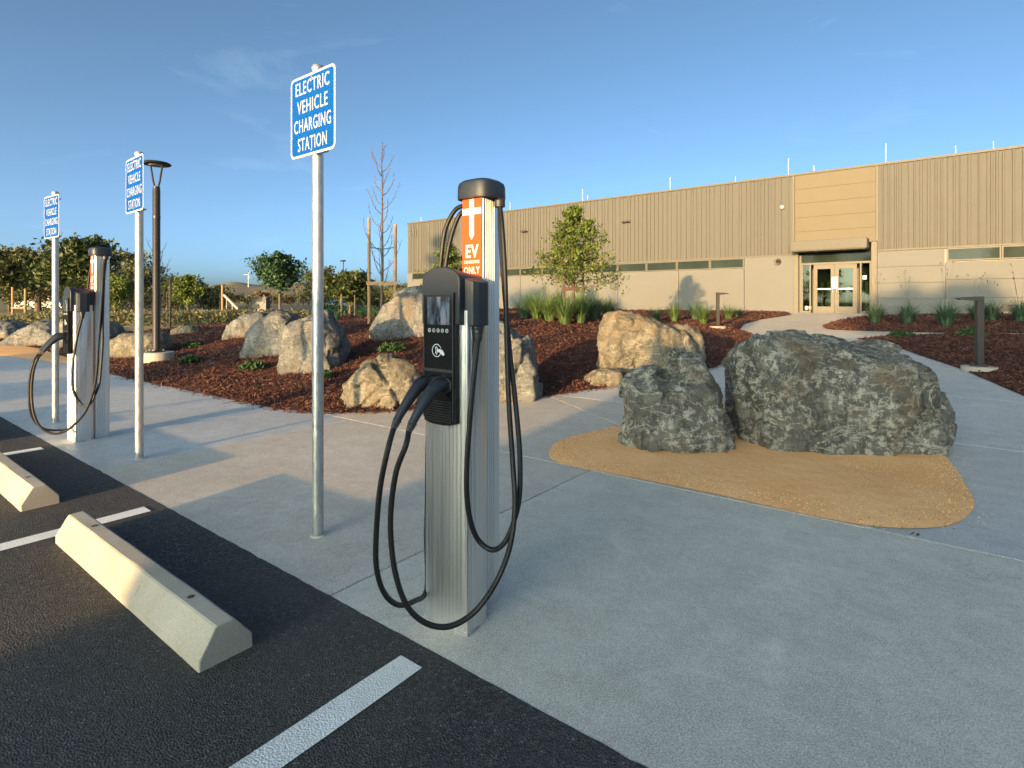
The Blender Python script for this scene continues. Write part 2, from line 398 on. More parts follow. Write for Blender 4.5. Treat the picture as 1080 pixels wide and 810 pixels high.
def slab(poly, m):
    poly = inset(poly, .005); t = inset(poly, .006); n = len(poly)
    mb = MB()
    vs = [(x, y, hb(y) - .06) for x, y in poly] + [(x, y, hb(y) + .008) for x, y in poly] + [(x, y, hb(y) + .012) for x, y in t]
    fs = [tuple(range(2 * n, 3 * n))] + [(k * n + i, k * n + (i + 1) % n, (k + 1) * n + (i + 1) % n, (k + 1) * n + i) for k in (0, 1) for i in range(n)]
    return mb.add(vs, fs).build('slab', m, pav)
xs1 = [-46, -40, -34, -28, -23, -18.2, -14.4, -11.6, -8.55, -5.52, -2.3, .96, 4.2, 7.4, 10.6, 14]
for i in range(len(xs1) - 1):
    x0, x1 = xs1[i], xs1[i + 1]
    m = 'concrete_pale' if x1 <= -5.5 else ('concrete_tan' if x1 <= -2.2 else 'concrete_grey')
    slab([(x0, KY), (x1, KY), (x1, 4.05), (x0, 4.05)], m)
# plaza band with the slanting joint, then the rising walk to the doors
A1, B1 = (-4.58, 6.85), (-2.86, 5.72)
band = [(-7.5, 4.05), (3.0, 4.05), (3.0, 7.0), (-7.5, 7.0)]
left = clip(band, A1, B1, -1); right = clip(band, A1, B1, 1)
slab(left, 'concrete_tan')
A2, B2 = (-.95, 4.05), (-.95, 8)
slab(clip(right, A2, B2, 1), 'concrete_tan'); slab(clip(right, A2, B2, -1), 'concrete_pale')
slab([(3.0, 4.05), (8, 4.05), (8, 7.0), (3.0, 7.0)], 'concrete_pale')
ys = [7.0, 9.55, 12.1, 14.6, 17.1, 19.6, 22.0, 24.3, 26.0, 27.66]
for j in range(len(ys) - 1):
    for x0, x1 in ((-10, -5.2), (-5.2, -1.2), (-1.2, 2.6), (2.6, 8)):
        slab([(x0, ys[j]), (x1, ys[j]), (x1, ys[j + 1]), (x0, ys[j + 1])], 'concrete_pale' if j < 4 else 'concrete_tan')
jb = MB()
for y0, y1 in ((KY + .01, 7.0), (7.0, 26.0), (26.0, 27.7)):
    jb.add([(-46, y0, hb(y0) - .004), (14, y0, hb(y0) - .004), (14, y1, hb(y1) - .004), (-46, y1, hb(y1) - .004)], [(0, 1, 2, 3)])
jb.build('joint_bed', 'joint', pav)
# painted stall lines
for k, x in enumerate((-1.62, -4.22, -6.76, -9.36, -11.96)):
    n = 30; vs = []; fs = []
    for i in range(n + 1):
        y = -5 + (1.47 + 5) * i / n
        for s in (-1, 1): vs.append((x + s * (.062 + .005 * noise.noise((y * 7, s * 3 + k * 9, 0))), y, .0165))
    for i in range(n): fs.append((2 * i, 2 * i + 1, 2 * i + 3, 2 * i + 2))
    tag(MB().add(vs, fs).build('stall_line', 'road_paint'), kind='structure')

# ------------------------------------------------------------------ planting beds
def poly_dist(P, x, y):
    """distance to polygon outline, vectorised"""
    P = np.array([(p[0], p[1]) for p in P]); A = P; B = np.roll(P, -1, 0); d = np.full(len(x), 1e9)
    for a, b in zip(A, B):
        e = b - a; l = max(1e-9, e @ e); t = np.clip(((x - a[0]) * e[0] + (y - a[1]) * e[1]) / l, 0, 1)
        d = np.minimum(d, np.hypot(x - a[0] - t * e[0], y - a[1] - t * e[1]))
    return d
def inside(P, x, y):
    P = [(p[0], p[1]) for p in P]; c = np.zeros(len(x), bool)
    for i in range(len(P)):
        (x1, y1), (x2, y2) = P[i - 1], P[i]
        if y1 == y2: continue
        c ^= ((y1 > y) != (y2 > y)) & (x < (x2 - x1) * (y - y1) / (y2 - y1) + x1)
    return c
def smooth_poly(pts, n=5):
    P = [Vector((p[0], p[1], 0)) for p in pts]; o = []; m = len(P)
    for i in range(m):
        a, b, c, d = P[i - 1], P[i], P[(i + 1) % m], P[(i + 2) % m]
        for k in range(n):
            t = k / n; o.append(.5 * ((2 * b) + (c - a) * t + (2 * a - 5 * b + 4 * c - d) * t * t + (3 * b - a - 3 * c + d) * t ** 3))
    return o
BEDS = {}
def bed_z(P, bh, bw, x, y):
    d = poly_dist(P, x, y); t = np.clip(d / bw, 0, 1); s = t * t * (3 - 2 * t)
    f = np.clip((y - 14) / 5, 0, 1); f = 1 - f * f * (3 - 2 * f); g = np.clip((-x - 11) / 8, 0, 1); f = f * (1 - .38 * g * g * (3 - 2 * g))
    z = np.array([hb(v) for v in y]) + bh * s * f
    return z + .018 + .012 * np.clip(d / .1, 0, 1), d
def bed(name, P, cell, bh, bw, m, lump=.05):
    bm = bmesh.new(); f = bm.faces.new([bm.verts.new((p[0], p[1], 0)) for p in P]); bmesh.ops.triangulate(bm, faces=[f])
    xs = [p[0] for p in P]; yy = [p[1] for p in P]
    for ax, lo, hi in ((0, min(xs), max(xs)), (1, min(yy), max(yy))):
        v = lo + cell
        while v < hi:
            co = [0, 0, 0]; no = [0, 0, 0]; co[ax] = v; no[ax] = 1
            bmesh.ops.bisect_plane(bm, geom=bm.verts[:] + bm.edges[:] + bm.faces[:], plane_co=co, plane_no=no); v += cell
    bmesh.ops.remove_doubles(bm, verts=bm.verts, dist=.004)
    vx = np.array([v.co.x for v in bm.verts]); vy = np.array([v.co.y for v in bm.verts]); z, d = bed_z(P, bh, bw, vx, vy)
    for v, zz, dd in zip(bm.verts, z, d):
        v.co.z = zz + lump * S(dd / .6) * (noise.noise((v.co.x * 1.1, v.co.y * 1.1, 3)) + .5 * noise.noise((v.co.x * 3, v.co.y * 3, 1)) + .9)
    bmesh.ops.recalc_face_normals(bm, faces=bm.faces)
    if sum(f.normal.z for f in bm.faces) < 0: bmesh.ops.reverse_faces(bm, faces=bm.faces)
    me = bpy.data.meshes.new(name); bm.to_mesh(me); bm.free(); o = mkobj(name, me, m, None, 'all')
    BEDS[name] = (P, bh, bw, lump); return o
def GP(l): return [G(*p) for p in l]
front = GP([(-40, 358), (0, 362), (40, 368), (75, 379), (100, 391), (130, 398), (160, 404.5), (200, 412.5), (250, 423), (290, 430.5), (320, 434), (345, 435), (380, 434.6), (400, 434), (440, 431.5),
            (500, 426), (560, 419.5), (600, 414), (640, 408.5), (700, 399), (753, 388), (785, 372), (798, 361), (795, 353), (780, 347.5), (785, 342), (803, 337), (835, 332.2)])
bedL = front + [Vector((-5.3, 26.9, 0)), Vector((-20, 26.9, 0)), Vector((-31, 26.6, 0)), Vector((-28, 17, 0)), Vector((-24.5, 12, 0)), Vector((-25.2, 9.2, 0)), Vector((-31, 8.4, 0)), Vector((-33, 5, 0))]
bedA = GP([(1080, 418), (1043, 402), (1013, 389), (970, 375), (945, 366), (920, 360.5), (903, 357.5), (925, 356), (1003, 352.5)]) + [Vector((4, 19.2, 0)), Vector((9, 19.5, 0)), Vector((9, 12, 0)), Vector((5, 9, 0)), Vector((2, 8.3, 0))]
bedB = GP([(867, 344.5), (872, 347), (880, 348), (920, 349.5), (986, 351)]) + [Vector((4, 19.9, 0)), Vector((10, 20.3, 0)), Vector((10, 26.2, 0)), Vector((0, 26.2, 0))] + GP([(920, 334.2), (901, 335.5), (880, 339)])
tag(bed('planting_bed', bedL, .42, .62, 5.2, 'mulch'), kind='structure')
tag(bed('planting_bed.001', bedA, .35, .40, 4.5, 'mulch'), kind='structure')
tag(bed('planting_bed.002', bedB, .35, .10, 2.5, 'mulch'), kind='structure')
island = smooth_poly(GP([(579, 480), (589, 466), (623, 456), (670, 446), (767, 424)]) + [Vector((-1.2, 8.0, 0)), Vector((-.2, 7.4, 0))] + GP([(996, 480), (1022, 517), (1027, 536), (1008, 552.5), (969, 558), (916, 555), (849, 543), (752, 521), (656, 502), (594, 490)]))
o = bed('sand_bed', island, .3, .02, .8, 'decomposed_granite', .008); tag(o, kind='structure')
dgp = GP([(-40, 371), (0, 375), (67, 383), (97, 390.5), (76, 378), (41, 367), (0, 361), (-40, 357)])
tag(bed('sand_bed.001', dgp, .5, .0, 1, 'decomposed_granite', .006), kind='structure')
def TZ(x, y):
    x_, y_ = np.array([x]), np.array([y])
    for n, (P, bh, bw, lump) in BEDS.items():
        if inside(P, x_, y_)[0]:
            z, d = bed_z(P, bh, bw, x_, y_)
            return float(z[0]) + lump * S(d[0] / .6) * (noise.noise((x * 1.1, y * 1.1, 3)) + .5 * noise.noise((x * 3, y * 3, 1)) + .9)
    if -46 < x < 14 and KY < y < 27.7: return hb(y) + .012
    return -.12
def TP(px, py):                                # pixel -> place on the finished ground, mounds included
    d = ray(px, py); t = 3.0; prev = t
    while t < 120:
        if H + d.z * t < TZ(d.x * t, d.y * t): break
        prev = t; t += .05 if t < 30 else .3
    for _ in range(14):
        m = (prev + t) / 2
        if H + d.z * m > TZ(d.x * m, d.y * m): prev = m
        else: t = m
    return Vector((d.x * t, d.y * t, TZ(d.x * t, d.y * t)))
def BX(px, Z): d = ray(px, 318); return Vector((d.x * Z, d.y * Z, TZ(d.x * Z, d.y * Z)))   # column of the picture at a distance

def chips(name, P, bh, bw, lump, label):
    rs = np.random.RandomState(3 + len(name)); xs = np.array([p[0] for p in P]); yy = np.array([p[1] for p in P]); V = []; F = []
    want = 58000 if name.endswith('chips') else 20000; got = 0; base = 0
    tri = [(0, 1, 2), (3, 5, 4), (0, 3, 4, 1), (1, 4, 5, 2), (2, 5, 3, 0)]
    while got < want:
        n = 40000; x = rs.uniform(max(xs.min(), -26), xs.max(), n); y = rs.uniform(yy.min(), yy.max(), n)
        Z = x * FW.x + y * FW.y; X = x * RT.x + y * RT.y
        ok = (Z > 4) & (np.abs(X / Z) < 1.3) & (rs.rand(n) < np.clip((8.0 / np.maximum(Z, 1)) ** 2, 0, 1)); x, y = x[ok], y[ok]
        k = inside(P, x, y); x, y = x[k], y[k]
        z, d = bed_z(P, bh, bw, x, y)
        for a, b, c, dd in zip(x, y, z, d):
            c += lump * S(dd / .6) * (noise.noise((a * 1.1, b * 1.1, 3)) + .5 * noise.noise((a * 3, b * 3, 1)) + .9)
            Zc = a * FW.x + b * FW.y; gr = 1 + .05 * max(0, Zc - 8)
            l = rs.uniform(.012, .038) * gr; wd = rs.uniform(.004, .010) * gr; yaw = rs.uniform(0, 6.28); pit = rs.normal(0, .45)
            ux, uy, uz = math.cos(yaw) * math.cos(pit), math.sin(yaw) * math.cos(pit), math.sin(pit); vx, vy = -math.sin(yaw), math.cos(yaw)
            c += .006 + abs(uz) * l * .6
            for e in (-1, 1):
                cx, cy, cz = a + e * l * ux, b + e * l * uy, c + e * l * uz
                V += [(cx - wd * vx, cy - wd * vy, cz - wd * .5), (cx + wd * vx, cy + wd * vy, cz - wd * .3), (cx, cy, cz + wd * .8)]
            F += [tuple(i + base for i in q) for q in tri]; base += 6; got += 1
            if got >= want: break
    me = bpy.data.meshes.new(name); me.from_pydata(V, [], F); me.update(); o = mkobj(name, me, 'mulch_chip'); tag(o, label, 'mulch', None, 'stuff')
chips('mulch_chips', *BEDS['planting_bed'], 'shredded red brown bark mulch covering the large mounded bed with boulders')
chips('mulch_chips.002', *BEDS['planting_bed.002'], 'shredded bark mulch in the narrow bed below the right wall')
chips('mulch_chips.001', *BEDS['planting_bed.001'], 'shredded dark bark mulch in the bed right of the curving walk')

def grit(name, P, n, label, spill):
    rs = np.random.RandomState(5); xs = [p[0] for p in P]; yy = [p[1] for p in P]; x = rs.uniform(min(xs) - .2, max(xs) + .2, n * 4); y = rs.uniform(min(yy) - .2, max(yy) + .2, n * 4)
    k = inside(P, x, y) | ((poly_dist(P, x, y) < spill) & (rs.rand(len(x)) < .12)); x, y = x[k][:n], y[k][:n]; V = []; F = []; zz, dd = bed_z(P, .02, .8, x, y); zz = np.where(inside(P, x, y), zz, [hb(q) + .012 for q in y])
    for a, b, tz in zip(x, y, zz):
        r = rs.uniform(.0022, .0062); z = tz + r * .3; i = len(V); t = rs.uniform(0, 6.28)
        V += [(a + r * math.cos(t), b + r * math.sin(t), z), (a + r * math.cos(t + 2), b + r * math.sin(t + 2), z), (a + r * math.cos(t + 4.1), b + r * math.sin(t + 4.1), z), (a, b, z + r), (a, b, z - r)]
        F += [(i, i + 1, i + 3), (i + 1, i + 2, i + 3), (i + 2, i, i + 3), (i + 1, i, i + 4), (i + 2, i + 1, i + 4), (i, i + 2, i + 4)]
    tag(MB().add(V, F).build(name, 'grit'), label, 'gravel', None, 'stuff')
def m_grit():
    b = NB('grit'); c = b.ramp(b.island(), (0, (.34, .16, .06)), (.5, (.78, .42, .17)), (.85, (.74, .50, .26)), (1, (.10, .08, .06))); return b.set(c, .9, 0, .2)
m_grit()
grit('loose_grit', island, 15000, 'loose tan granite grit scattered over the sand island', .12)

# stray chips on the paving along the bed edge
V, F = [], []; rs = random.Random(12); tri = [(0, 1, 2), (3, 5, 4), (0, 3, 4, 1), (1, 4, 5, 2), (2, 5, 3, 0)]
for k in range(900):
    i = rs.randrange(5, 21); a, b = front[i], front[i + 1]; e = (b - a); e.z = 0; nn = Vector((e.y, -e.x, 0)).normalized(); p = a.lerp(b, rs.random()) + nn * abs(rs.gauss(0, .07)) ; z = hb(p.y) + .016
    l = rs.uniform(.008, .028); wd = rs.uniform(.003, .007); t = rs.uniform(0, 6.28); u = Vector((math.cos(t), math.sin(t), 0)); v = Vector((-u.y, u.x, 0)); j = len(V)
    for s_ in (-1, 1): c = Vector((p.x, p.y, z)) + u * l * s_; V += [tuple(c - v * wd), tuple(c + v * wd), tuple(c + Vector((0, 0, wd)))]
    F += [tuple(q + j for q in f) for f in tri]
tag(MB().add(V, F).build('stray_chips', 'mulch_chip'), 'stray bark chips lying on the paving along the mulch edge', 'mulch', None, 'stuff')

# ------------------------------------------------------------------ boulders
def hullmesh(bm, pts):
    vs = [bm.verts.new(p) for p in pts]; r = bmesh.ops.convex_hull(bm, input=vs)
    bad = [g for g in r['geom_interior'] if isinstance(g, bmesh.types.BMVert)] + [g for g in r['geom_unused'] if isinstance(g, bmesh.types.BMVert)]
    if bad: bmesh.ops.delete(bm, geom=list(set(bad)), context='VERTS')
def rock(name, label, outlines, Z, depth, m, seed, vox=.03, amp=.05, group=None, sharp=.095):
    """outlines: pixel outlines; Z distance of the front, depth in metres"""
    bm = bmesh.new(); allp = []
    for i, ol in enumerate(outlines):
        z0, dp = Z, depth
        if isinstance(ol, dict): z0, dp, ol = Z + ol['dz'], ol['depth'], ol['o']
        cx = sum(p[0] for p in ol) / len(ol); by = max(p[1] for p in ol); cy = by - (by - min(p[1] for p in ol)) * .42
        rs = random.Random(seed + i); pts = []
        for x, y in ol:
            zm = z0 + dp * (.38 + rs.uniform(-.16, .16)); pts.append(at(x, y, zm))
            for kx, zz in ((.78, z0 + dp * rs.uniform(.0, .12)), (.8, z0 + dp * rs.uniform(.85, 1))):
                q = at(cx + (x - cx) * kx * rs.uniform(.92, 1.05), (cy + (y - cy) * kx * rs.uniform(.92, 1.04)), zm)
                pts.append(q + FW * (zz - zm))
        low = min(p.z for p in pts)
        pts += [Vector((p.x, p.y, low - .18)) for p in pts if p.z < low + .45 * (max(q.z for q in pts) - low)]
        hullmesh(bm, pts); allp += pts
    c = sum(allp, Vector()) / len(allp); c.z = min(p.z for p in allp) + .18
    me = bpy.data.meshes.new(name); bm.to_mesh(me); bm.free(); o = bpy.data.objects.new('tmp', me); col.objects.link(o)
    rm = o.modifiers.new('r', 'REMESH'); rm.mode = 'VOXEL'; rm.voxel_size = vox
    sm = o.modifiers.new('s', 'SMOOTH'); sm.factor = .5; sm.iterations = 2
    dg = bpy.context.evaluated_depsgraph_get(); me2 = bpy.data.meshes.new_from_object(o.evaluated_get(dg)); bpy.data.objects.remove(o)
    n = len(me2.vertices); co = np.empty(n * 3); no = np.empty(n * 3); me2.vertices.foreach_get('co', co); me2.vertices.foreach_get('normal', no)
    co = co.reshape(-1, 3); no = no.reshape(-1, 3); off = Vector((seed * 3.1, seed * 1.7, seed * .9)); dd = np.empty(n)
    for i in range(n):
        p = Vector(co[i]) + off
        acc = 0.0
        for sf, k in ((1.5, 1.1), (3.6, .55), (8.0, .13)):      # fracture planes: every cell is a tilted facet
            q = p * sf + noise.noise_vector(p * sf * .8) * .18; pt = noise.voronoi(q)[1][0]
            acc += k * max(-.6, min(.6, (q - pt).dot(noise.cell_vector(pt * 7.3 + off) - Vector((.5, .5, .5))) * 1.6))
        dd[i] = sharp * acc + amp * (.9 * noise.noise(p * 1.9) + .35 * noise.noise(p * 6) + .25 * noise.noise(p * 14) + .16 * noise.noise(p * 30))
    co += no * dd[:, None]; co -= np.array(c)
    me2.vertices.foreach_set('co', co.ravel()); me2.update(); me2.name = name; me2.materials.clear()
    ob = mkobj(name, me2, m, None, 'all'); ob.location = c; return tag(ob, label, 'boulder', group)
rock('boulder', 'squat dark grey lichen covered boulder with a notched top in the sand island',
     [[(656, 398), (700, 391), (742, 390), (752, 410), (768, 440), (777, 468), (748, 481), (700, 484), (662, 476), (654, 462)],
      {'o': [(709, 400), (711, 373), (724, 369), (736, 371), (745, 383), (760, 415), (740, 450), (700, 440)], 'dz': .12, 'depth': .55},
      {'o': [(660, 400), (664, 392), (680, 391), (690, 387), (697, 390), (700, 402)], 'dz': .25, 'depth': .3}], 4.98, .85, 'rock_dark', 3, .022, .045)
rock('boulder', 'broad dark boulder mottled with pale lichen, largest rock in the sand island',
     [[(782, 440), (776, 400), (776, 378), (800, 356), (836, 347), (860, 352), (900, 362), (940, 366), (956, 378), (967, 402), (978, 440), (984, 476), (955, 483), (900, 478), (830, 468), (800, 462)],
      {'o': [(945, 385), (970, 390), (984, 399), (988, 410), (986, 430), (982, 468), (955, 470)], 'dz': .35, 'depth': .6}], 4.95, 1.35, 'rock_dark', 11, .03, .05)
def onrock(label, outs, base, depth, m, seed, **k):
    p = TP(*base); Z = p.x * FW.x + p.y * FW.y; return rock('boulder', label, outs, Z, depth, m, seed, **k)
onrock('large golden sunlit boulder in the mulch, ridge sloping down towards the bollard light',
       [[(632, 388), (630, 372), (634, 345), (640, 327), (652, 324), (678, 332), (700, 338), (722, 350), (735, 362), (733, 375), (700, 392), (660, 394)],
        {'o': [(700, 345), (725, 342), (738, 349), (743, 360), (738, 374), (705, 385)], 'dz': .35, 'depth': .7}], (668, 394), 1.3, 'rock_tan', 21)
onrock('low flat tan rock lying at the foot of the golden boulder',
       [[(617, 398), (626, 390), (640, 388), (655, 391), (657, 404), (640, 409), (624, 406)]], (640, 407), .5, 'rock_tan', 25, vox=.02, amp=.03)
onrock('tall cracked tan and blue grey boulder behind the front charging station',
       [[(505, 424), (505, 345), (517, 333), (532, 335), (550, 352), (564, 366), (570, 388), (568, 410), (545, 420), (525, 425)]], (535, 424), 1.0, 'rock_mix', 31)
onrock('low cream boulder split by a dark seam beside the walk',
       [[(357, 418), (360, 408), (372, 393), (385, 381), (405, 379), (425, 380), (438, 386), (446, 402), (444, 420), (425, 429), (405, 430), (375, 425)]], (400, 430), .85, 'rock_tan', 41, vox=.025)
onrock('grey pointed boulder rising behind the low cream boulder',
       [[(390, 352), (400, 338), (408, 318), (420, 307), (440, 303), (460, 305), (475, 320), (480, 352), (450, 357), (415, 356)]], (425, 357), 1.6, 'rock_mix', 51, vox=.045)
onrock('dark tilted slab boulder standing right at the tall sign post',
       [[(296, 385), (297, 362), (306, 342), (330, 331), (345, 327), (353, 340), (361, 362), (358, 372), (340, 388), (325, 395), (310, 391)]], (325, 394), 1.1, 'rock_mix', 61, vox=.035)
onrock('grey brown ridged boulder, middle one of the three leaning rocks',
       [[(256, 374), (260, 358), (274, 338), (290, 326), (306, 328), (318, 340), (316, 364), (300, 376), (275, 376)]], (285, 376), 1.2, 'rock_mix', 71, vox=.04)
onrock('small pinkish boulder beside the low shrub at the mound edge',
       [[(234, 355), (243, 342), (256, 333), (268, 332), (283, 330), (290, 345), (280, 357), (250, 357)]], (255, 357), 1.1, 'rock_mix', 81, vox=.045)
onrock('rounded tan grey boulder next to the lamp base',
       [[(108, 372), (112, 360), (130, 352), (150, 352), (170, 350), (174, 357), (168, 370), (150, 378), (120, 378)]], (140, 378), 1.1, 'rock_tan', 91, vox=.04)
onrock('long low grey boulder behind the rear charging station at the sand strip',
       [[(8, 362), (14, 352), (30, 342), (50, 338), (66, 344), (72, 356), (70, 363), (40, 365)]], (35, 365), 1.4, 'rock_mix', 95, vox=.05)
onrock('grey boulder partly hidden behind the rear charging station',
       [[(58, 350), (64, 340), (85, 334), (105, 338), (124, 343), (124, 360), (90, 366), (62, 362)]], (95, 366), 1.4, 'rock_mix', 97, vox=.05)
onrock('dark flat boulder at the far end of the mulch bed',
       [[(-22, 356), (-18, 342), (0, 337), (12, 341), (18, 350), (10, 357)]], (0, 357), 1.4, 'rock_mix', 99, vox=.05)
onrock('small flat rock half buried in mulch near the lamp pole',
       [[(180, 348), (190, 343), (203, 343), (208, 349), (195, 352)]], (195, 352), .5, 'rock_tan', 101, vox=.04, amp=.03)

# ------------------------------------------------------------------ charging stations
def fluted(x0, y0, x1, y1, n, d):
    """points from (x0,y0) to (x1,y1) with n grooves of depth d to the left of travel"""
    out = []; e = Vector((x1 - x0, y1 - y0)); nn = Vector((-e.y, e.x)).normalized()
    for i in range(n):
        for t, q in ((0, 0), (.62, 0), (.72, d), (.92, d)):
            p = Vector((x0, y0)) + e * ((i + t) / n) + nn * q; out.append((p.x, p.y))
    return out
def station(label, loc):
    r = thing('charging_station', label, 'charging station', loc, 0, 'electric vehicle charging stations along the kerb')
    ox, oy = loc[0], loc[1]
    # column: bowed fluted front, rounded sides, open gap to the mast behind
    prof = []
    nf = 12
    for i in range(nf):
        for t, q in ((0, 0), (.6, 0), (.7, .0022), (.92, .0022)):
            x = -.122 + .244 * (i + t) / nf; prof.append((x, -.014 * (1 - (x / .125) ** 2) + q))
    prof += [(.122, .0), (.126, .004), (.125, .02), (.1225, .021), (.1225, .026), (.125, .027), (.124, .045), (.1215, .046), (.1215, .051), (.123, .052), (.12, .10), (.112, .135), (.096, .158), (.07, .166),
             (-.07, .166), (-.096, .158), (-.112, .135), (-.12, .10), (-.123, .05), (-.126, .004)]
    MB().prism(prof, .0, 1.36).build('column', 'brushed_aluminium', r)
    b = MB().prism([(x * 1.05, y * 1.04 + (.002 if y > 0 else -.002)) for x, y in prof[::4]], -.004, .012).build('base_plate', 'galvanised_steel', r)
    # mast
    mp_ = fluted(-.058, .205, .058, .205, 6, .002) + fluted(.062, .212, .062, .30, 6, .0035) + [(.06, .325), (.04, .338), (-.04, .338), (-.06, .325), (-.062, .212)]
    mo = MB().prism(mp_, 0, 1.90).build('mast', 'brushed_aluminium', r); mo.location = (-.008, -.022, 0)
    for z in (.3, .9): MB().box((-.008, .13, z), (.008, .21, z + .04)).build('mast_bracket', 'galvanised_steel', r)
    # cap of the mast
    cp = []
    for k in range(28): a = 2 * PI * k / 28; cp.append((.098 * math.copysign(abs(math.cos(a)) ** .55, math.cos(a)), .268 + .092 * math.copysign(abs(math.sin(a)) ** .6, math.sin(a))))
    mb = MB(); n = 28
    rings = [(1.0, 1.870), (1.02, 1.880), (1.0, 1.930), (.95, 1.945), (.78, 1.957), (.42, 1.963)]
    vs = [(x * s, .268 + (y - .268) * s, z) for s, z in rings for x, y in cp]
    fs = [(i * n + k, i * n + (k + 1) % n, (i + 1) * n + (k + 1) % n, (i + 1) * n + k) for i in range(5) for k in range(n)] + [tuple(range(n - 1, -1, -1)), tuple(5 * n + k for k in range(n))]
    mb.add(vs, fs).build('mast_cap', 'charcoal_plastic', r, True).location = (-.008, -.022, 0)
    # label on the mast front
    lb = MB().box((-.0575, .2005, 1.42), (.0575, .2035, 1.868)).build('mast_label', 'orange_label', r); lb.location = (-.008, -.022, 0)
    pl = MB().box((-.014, .1985, 1.70), (.014, .2003, 1.866)).box((-.0575, .1985, 1.795), (-.0145, .2003, 1.825)).box((.0145, .1985, 1.795), (.0575, .2003, 1.825))
    pl.add([(-.014, .1985, 1.70), (.014, .1985, 1.70), (0, .1985, 1.68)], [(0, 1, 2)]); pl.build('plug_emblem', 'label_white', lb)
    for t, sz, z, xs, of in (('EV', .082, 1.60, .82, .0022), ('CHARGING', .021, 1.572, .8, .0004), ('ONLY', .046, 1.525, .72, .0008)):
        v, f = text(t, sz, xs, of, .0006); MB().add(shift(v, (0, .1990, z)), f).build('lettering', 'label_white', lb)
    # head
    hp = [(-.112, 1.30), (.112, 1.30), (.113, 1.475)] + [(.113 * math.cos(a), 1.475 + .072 * math.sin(a) ** .8) for a in [PI * k / 14 for k in range(1, 14)]] + [(-.113, 1.475)]
    def tohead(x, y, z): t = (z + .034) / .2; return (x * (1 - .1 * max(0, t)), z, y - (.03 * max(0, t) ** 2 if y > 1.4 else 0))
    hd = MB().prism(hp[::-1], -.034, .165, tohead).build('head', 'charcoal_plastic', r, True, .006, 2)
    for s in (-1, 1):
        wg = MB().prism([(s * .108, .0), (s * .150, .006), (s * .163, .03), (s * .163, .085), (s * .145, .115), (s * .1, .12)][::s], 1.295, 1.47, lambda x, y, z: (x, y, z + (0 if z < 1.4 else (.03 - .35 * abs(abs(x) - .1)))))
        wg.build('holster_housing', 'charcoal_plastic', r, False, .005, 2)
        MB().tube([(s * .137, .055, 1.30), (s * .137, .055, 1.285), (s * .137, .055, 1.28), (s * .137, .055, 1.265), (s * .137, .055, 1.26), (s * .137, .055, 1.245), (s * .137, .055, 1.225)], [.026, .026, .022, .022, .018, .018, .0125], 12).build('strain_relief', 'black_plastic', r, True)
        MB().lathe([(.008, -.03), (.026, -.028), (.026, .0), (.016, .012)], (s * .085, .265, 1.86), 14).build('cable_clamp', 'black_plastic', r, True)
    # front panel with screen, keys, card symbol, plug wells and louvres
    pn = MB().prism([(-.088, .885), (-.06, .878), (-.03, .874), (.03, .874), (.06, .878), (.088, .885), (.088, 1.435), (-.088, 1.435)], -.044, .0, lambda x, y, z: (x, z, y)).build('front_panel', 'panel_black', r, False, .004, 2)
    MB().box((-.088, -.047, 1.425), (.088, -.0445, 1.437)).box((-.088, -.047, .90), (-.083, -.0445, 1.424)).box((.083, -.047, .90), (.088, -.0445, 1.424)).box((-.0825, -.0465, 1.10), (.0825, -.0445, 1.112)).build('panel_bezel', 'black_plastic', pn)
    MB().box((-.064, -.0460, 1.300), (.066, -.0445, 1.418)).build('screen', 'screen', pn)
    ic = MB()
    for k in range(5):
        c = (-.052 + .026 * k, -.0462, 1.275)
        vs = [(c[0] + q * math.cos(2 * PI * j / 14), c[1], c[2] + q * math.sin(2 * PI * j / 14)) for q in (.0085, .0058) for j in range(14)]
        ic.add(vs, [(j, (j + 1) % 14, 14 + (j + 1) % 14, 14 + j) for j in range(14)])
        ic.box((c[0] - .003, c[1] - .0004, c[2] - .0012), (c[0] + .003, c[1], c[2] + .0012))
    ic.build('key_symbols', 'label_white', pn)
    cs = MB()
    def arc(cx, cz, r0, r1, a0, a1, n=16):
        vs = [(cx + q * math.cos(a0 + (a1 - a0) * j / n), -.0462, cz + q * math.sin(a0 + (a1 - a0) * j / n)) for q in (r1, r0) for j in range(n + 1)]
        cs.add(vs, [(j, j + 1, n + 2 + j, n + 1 + j) for j in range(n)])
    arc(-.008, 1.19, .0245, .028, .3, 2 * PI - .5, 26); arc(-.03, 1.19, .016, .020, -.8, .8); arc(-.03, 1.19, .024, .028, -.75, .75)
    cs.add([(.0, -.0463, 1.197), (.026, -.0463, 1.193), (.04, -.0463, 1.176), (.03, -.0463, 1.168), (.012, -.0463, 1.18), (-.002, -.0463, 1.186)], [(0, 1, 2, 3, 4, 5)])
    cs.build('tap_card_symbol', 'label_white', pn)
    lv = MB()
    for k in range(9): z = .888 + k * .0105; lv.box((-.078, -.0485, z), (.078, -.0442, z + .006))
    lv.build('louvres', 'grill_black', pn)
    guns = []
    for gx, lab in ((-.045, 0), (.045, 1)):
        MB().lathe([(.034, 0), (.034, .006), (.027, .008)], (0, 0, 0), 18).build('plug_well', 'black_plastic', pn, True)
        o = pn.children[-1] if False else bpy.data.objects[[q.name for q in pn.children if q.name.startswith('plug_well')][-1]]
        o.rotation_euler = (PI / 2, 0, 0); o.location = (gx, -.044, 1.045)
        pts = spline([(gx, -.04, 1.045), (gx, -.085, 1.052), (gx - .001, -.125, 1.035), (gx - .003, -.165, .995), (gx - .007, -.205, .945), (gx - .009, -.226, .915)], 5)
        n = len(pts); rad = [.025 + .004 * math.sin(min(1, i / (n * .45)) * PI) - .008 * S((i - n * .4) / (n * .5)) for i in range(n)]
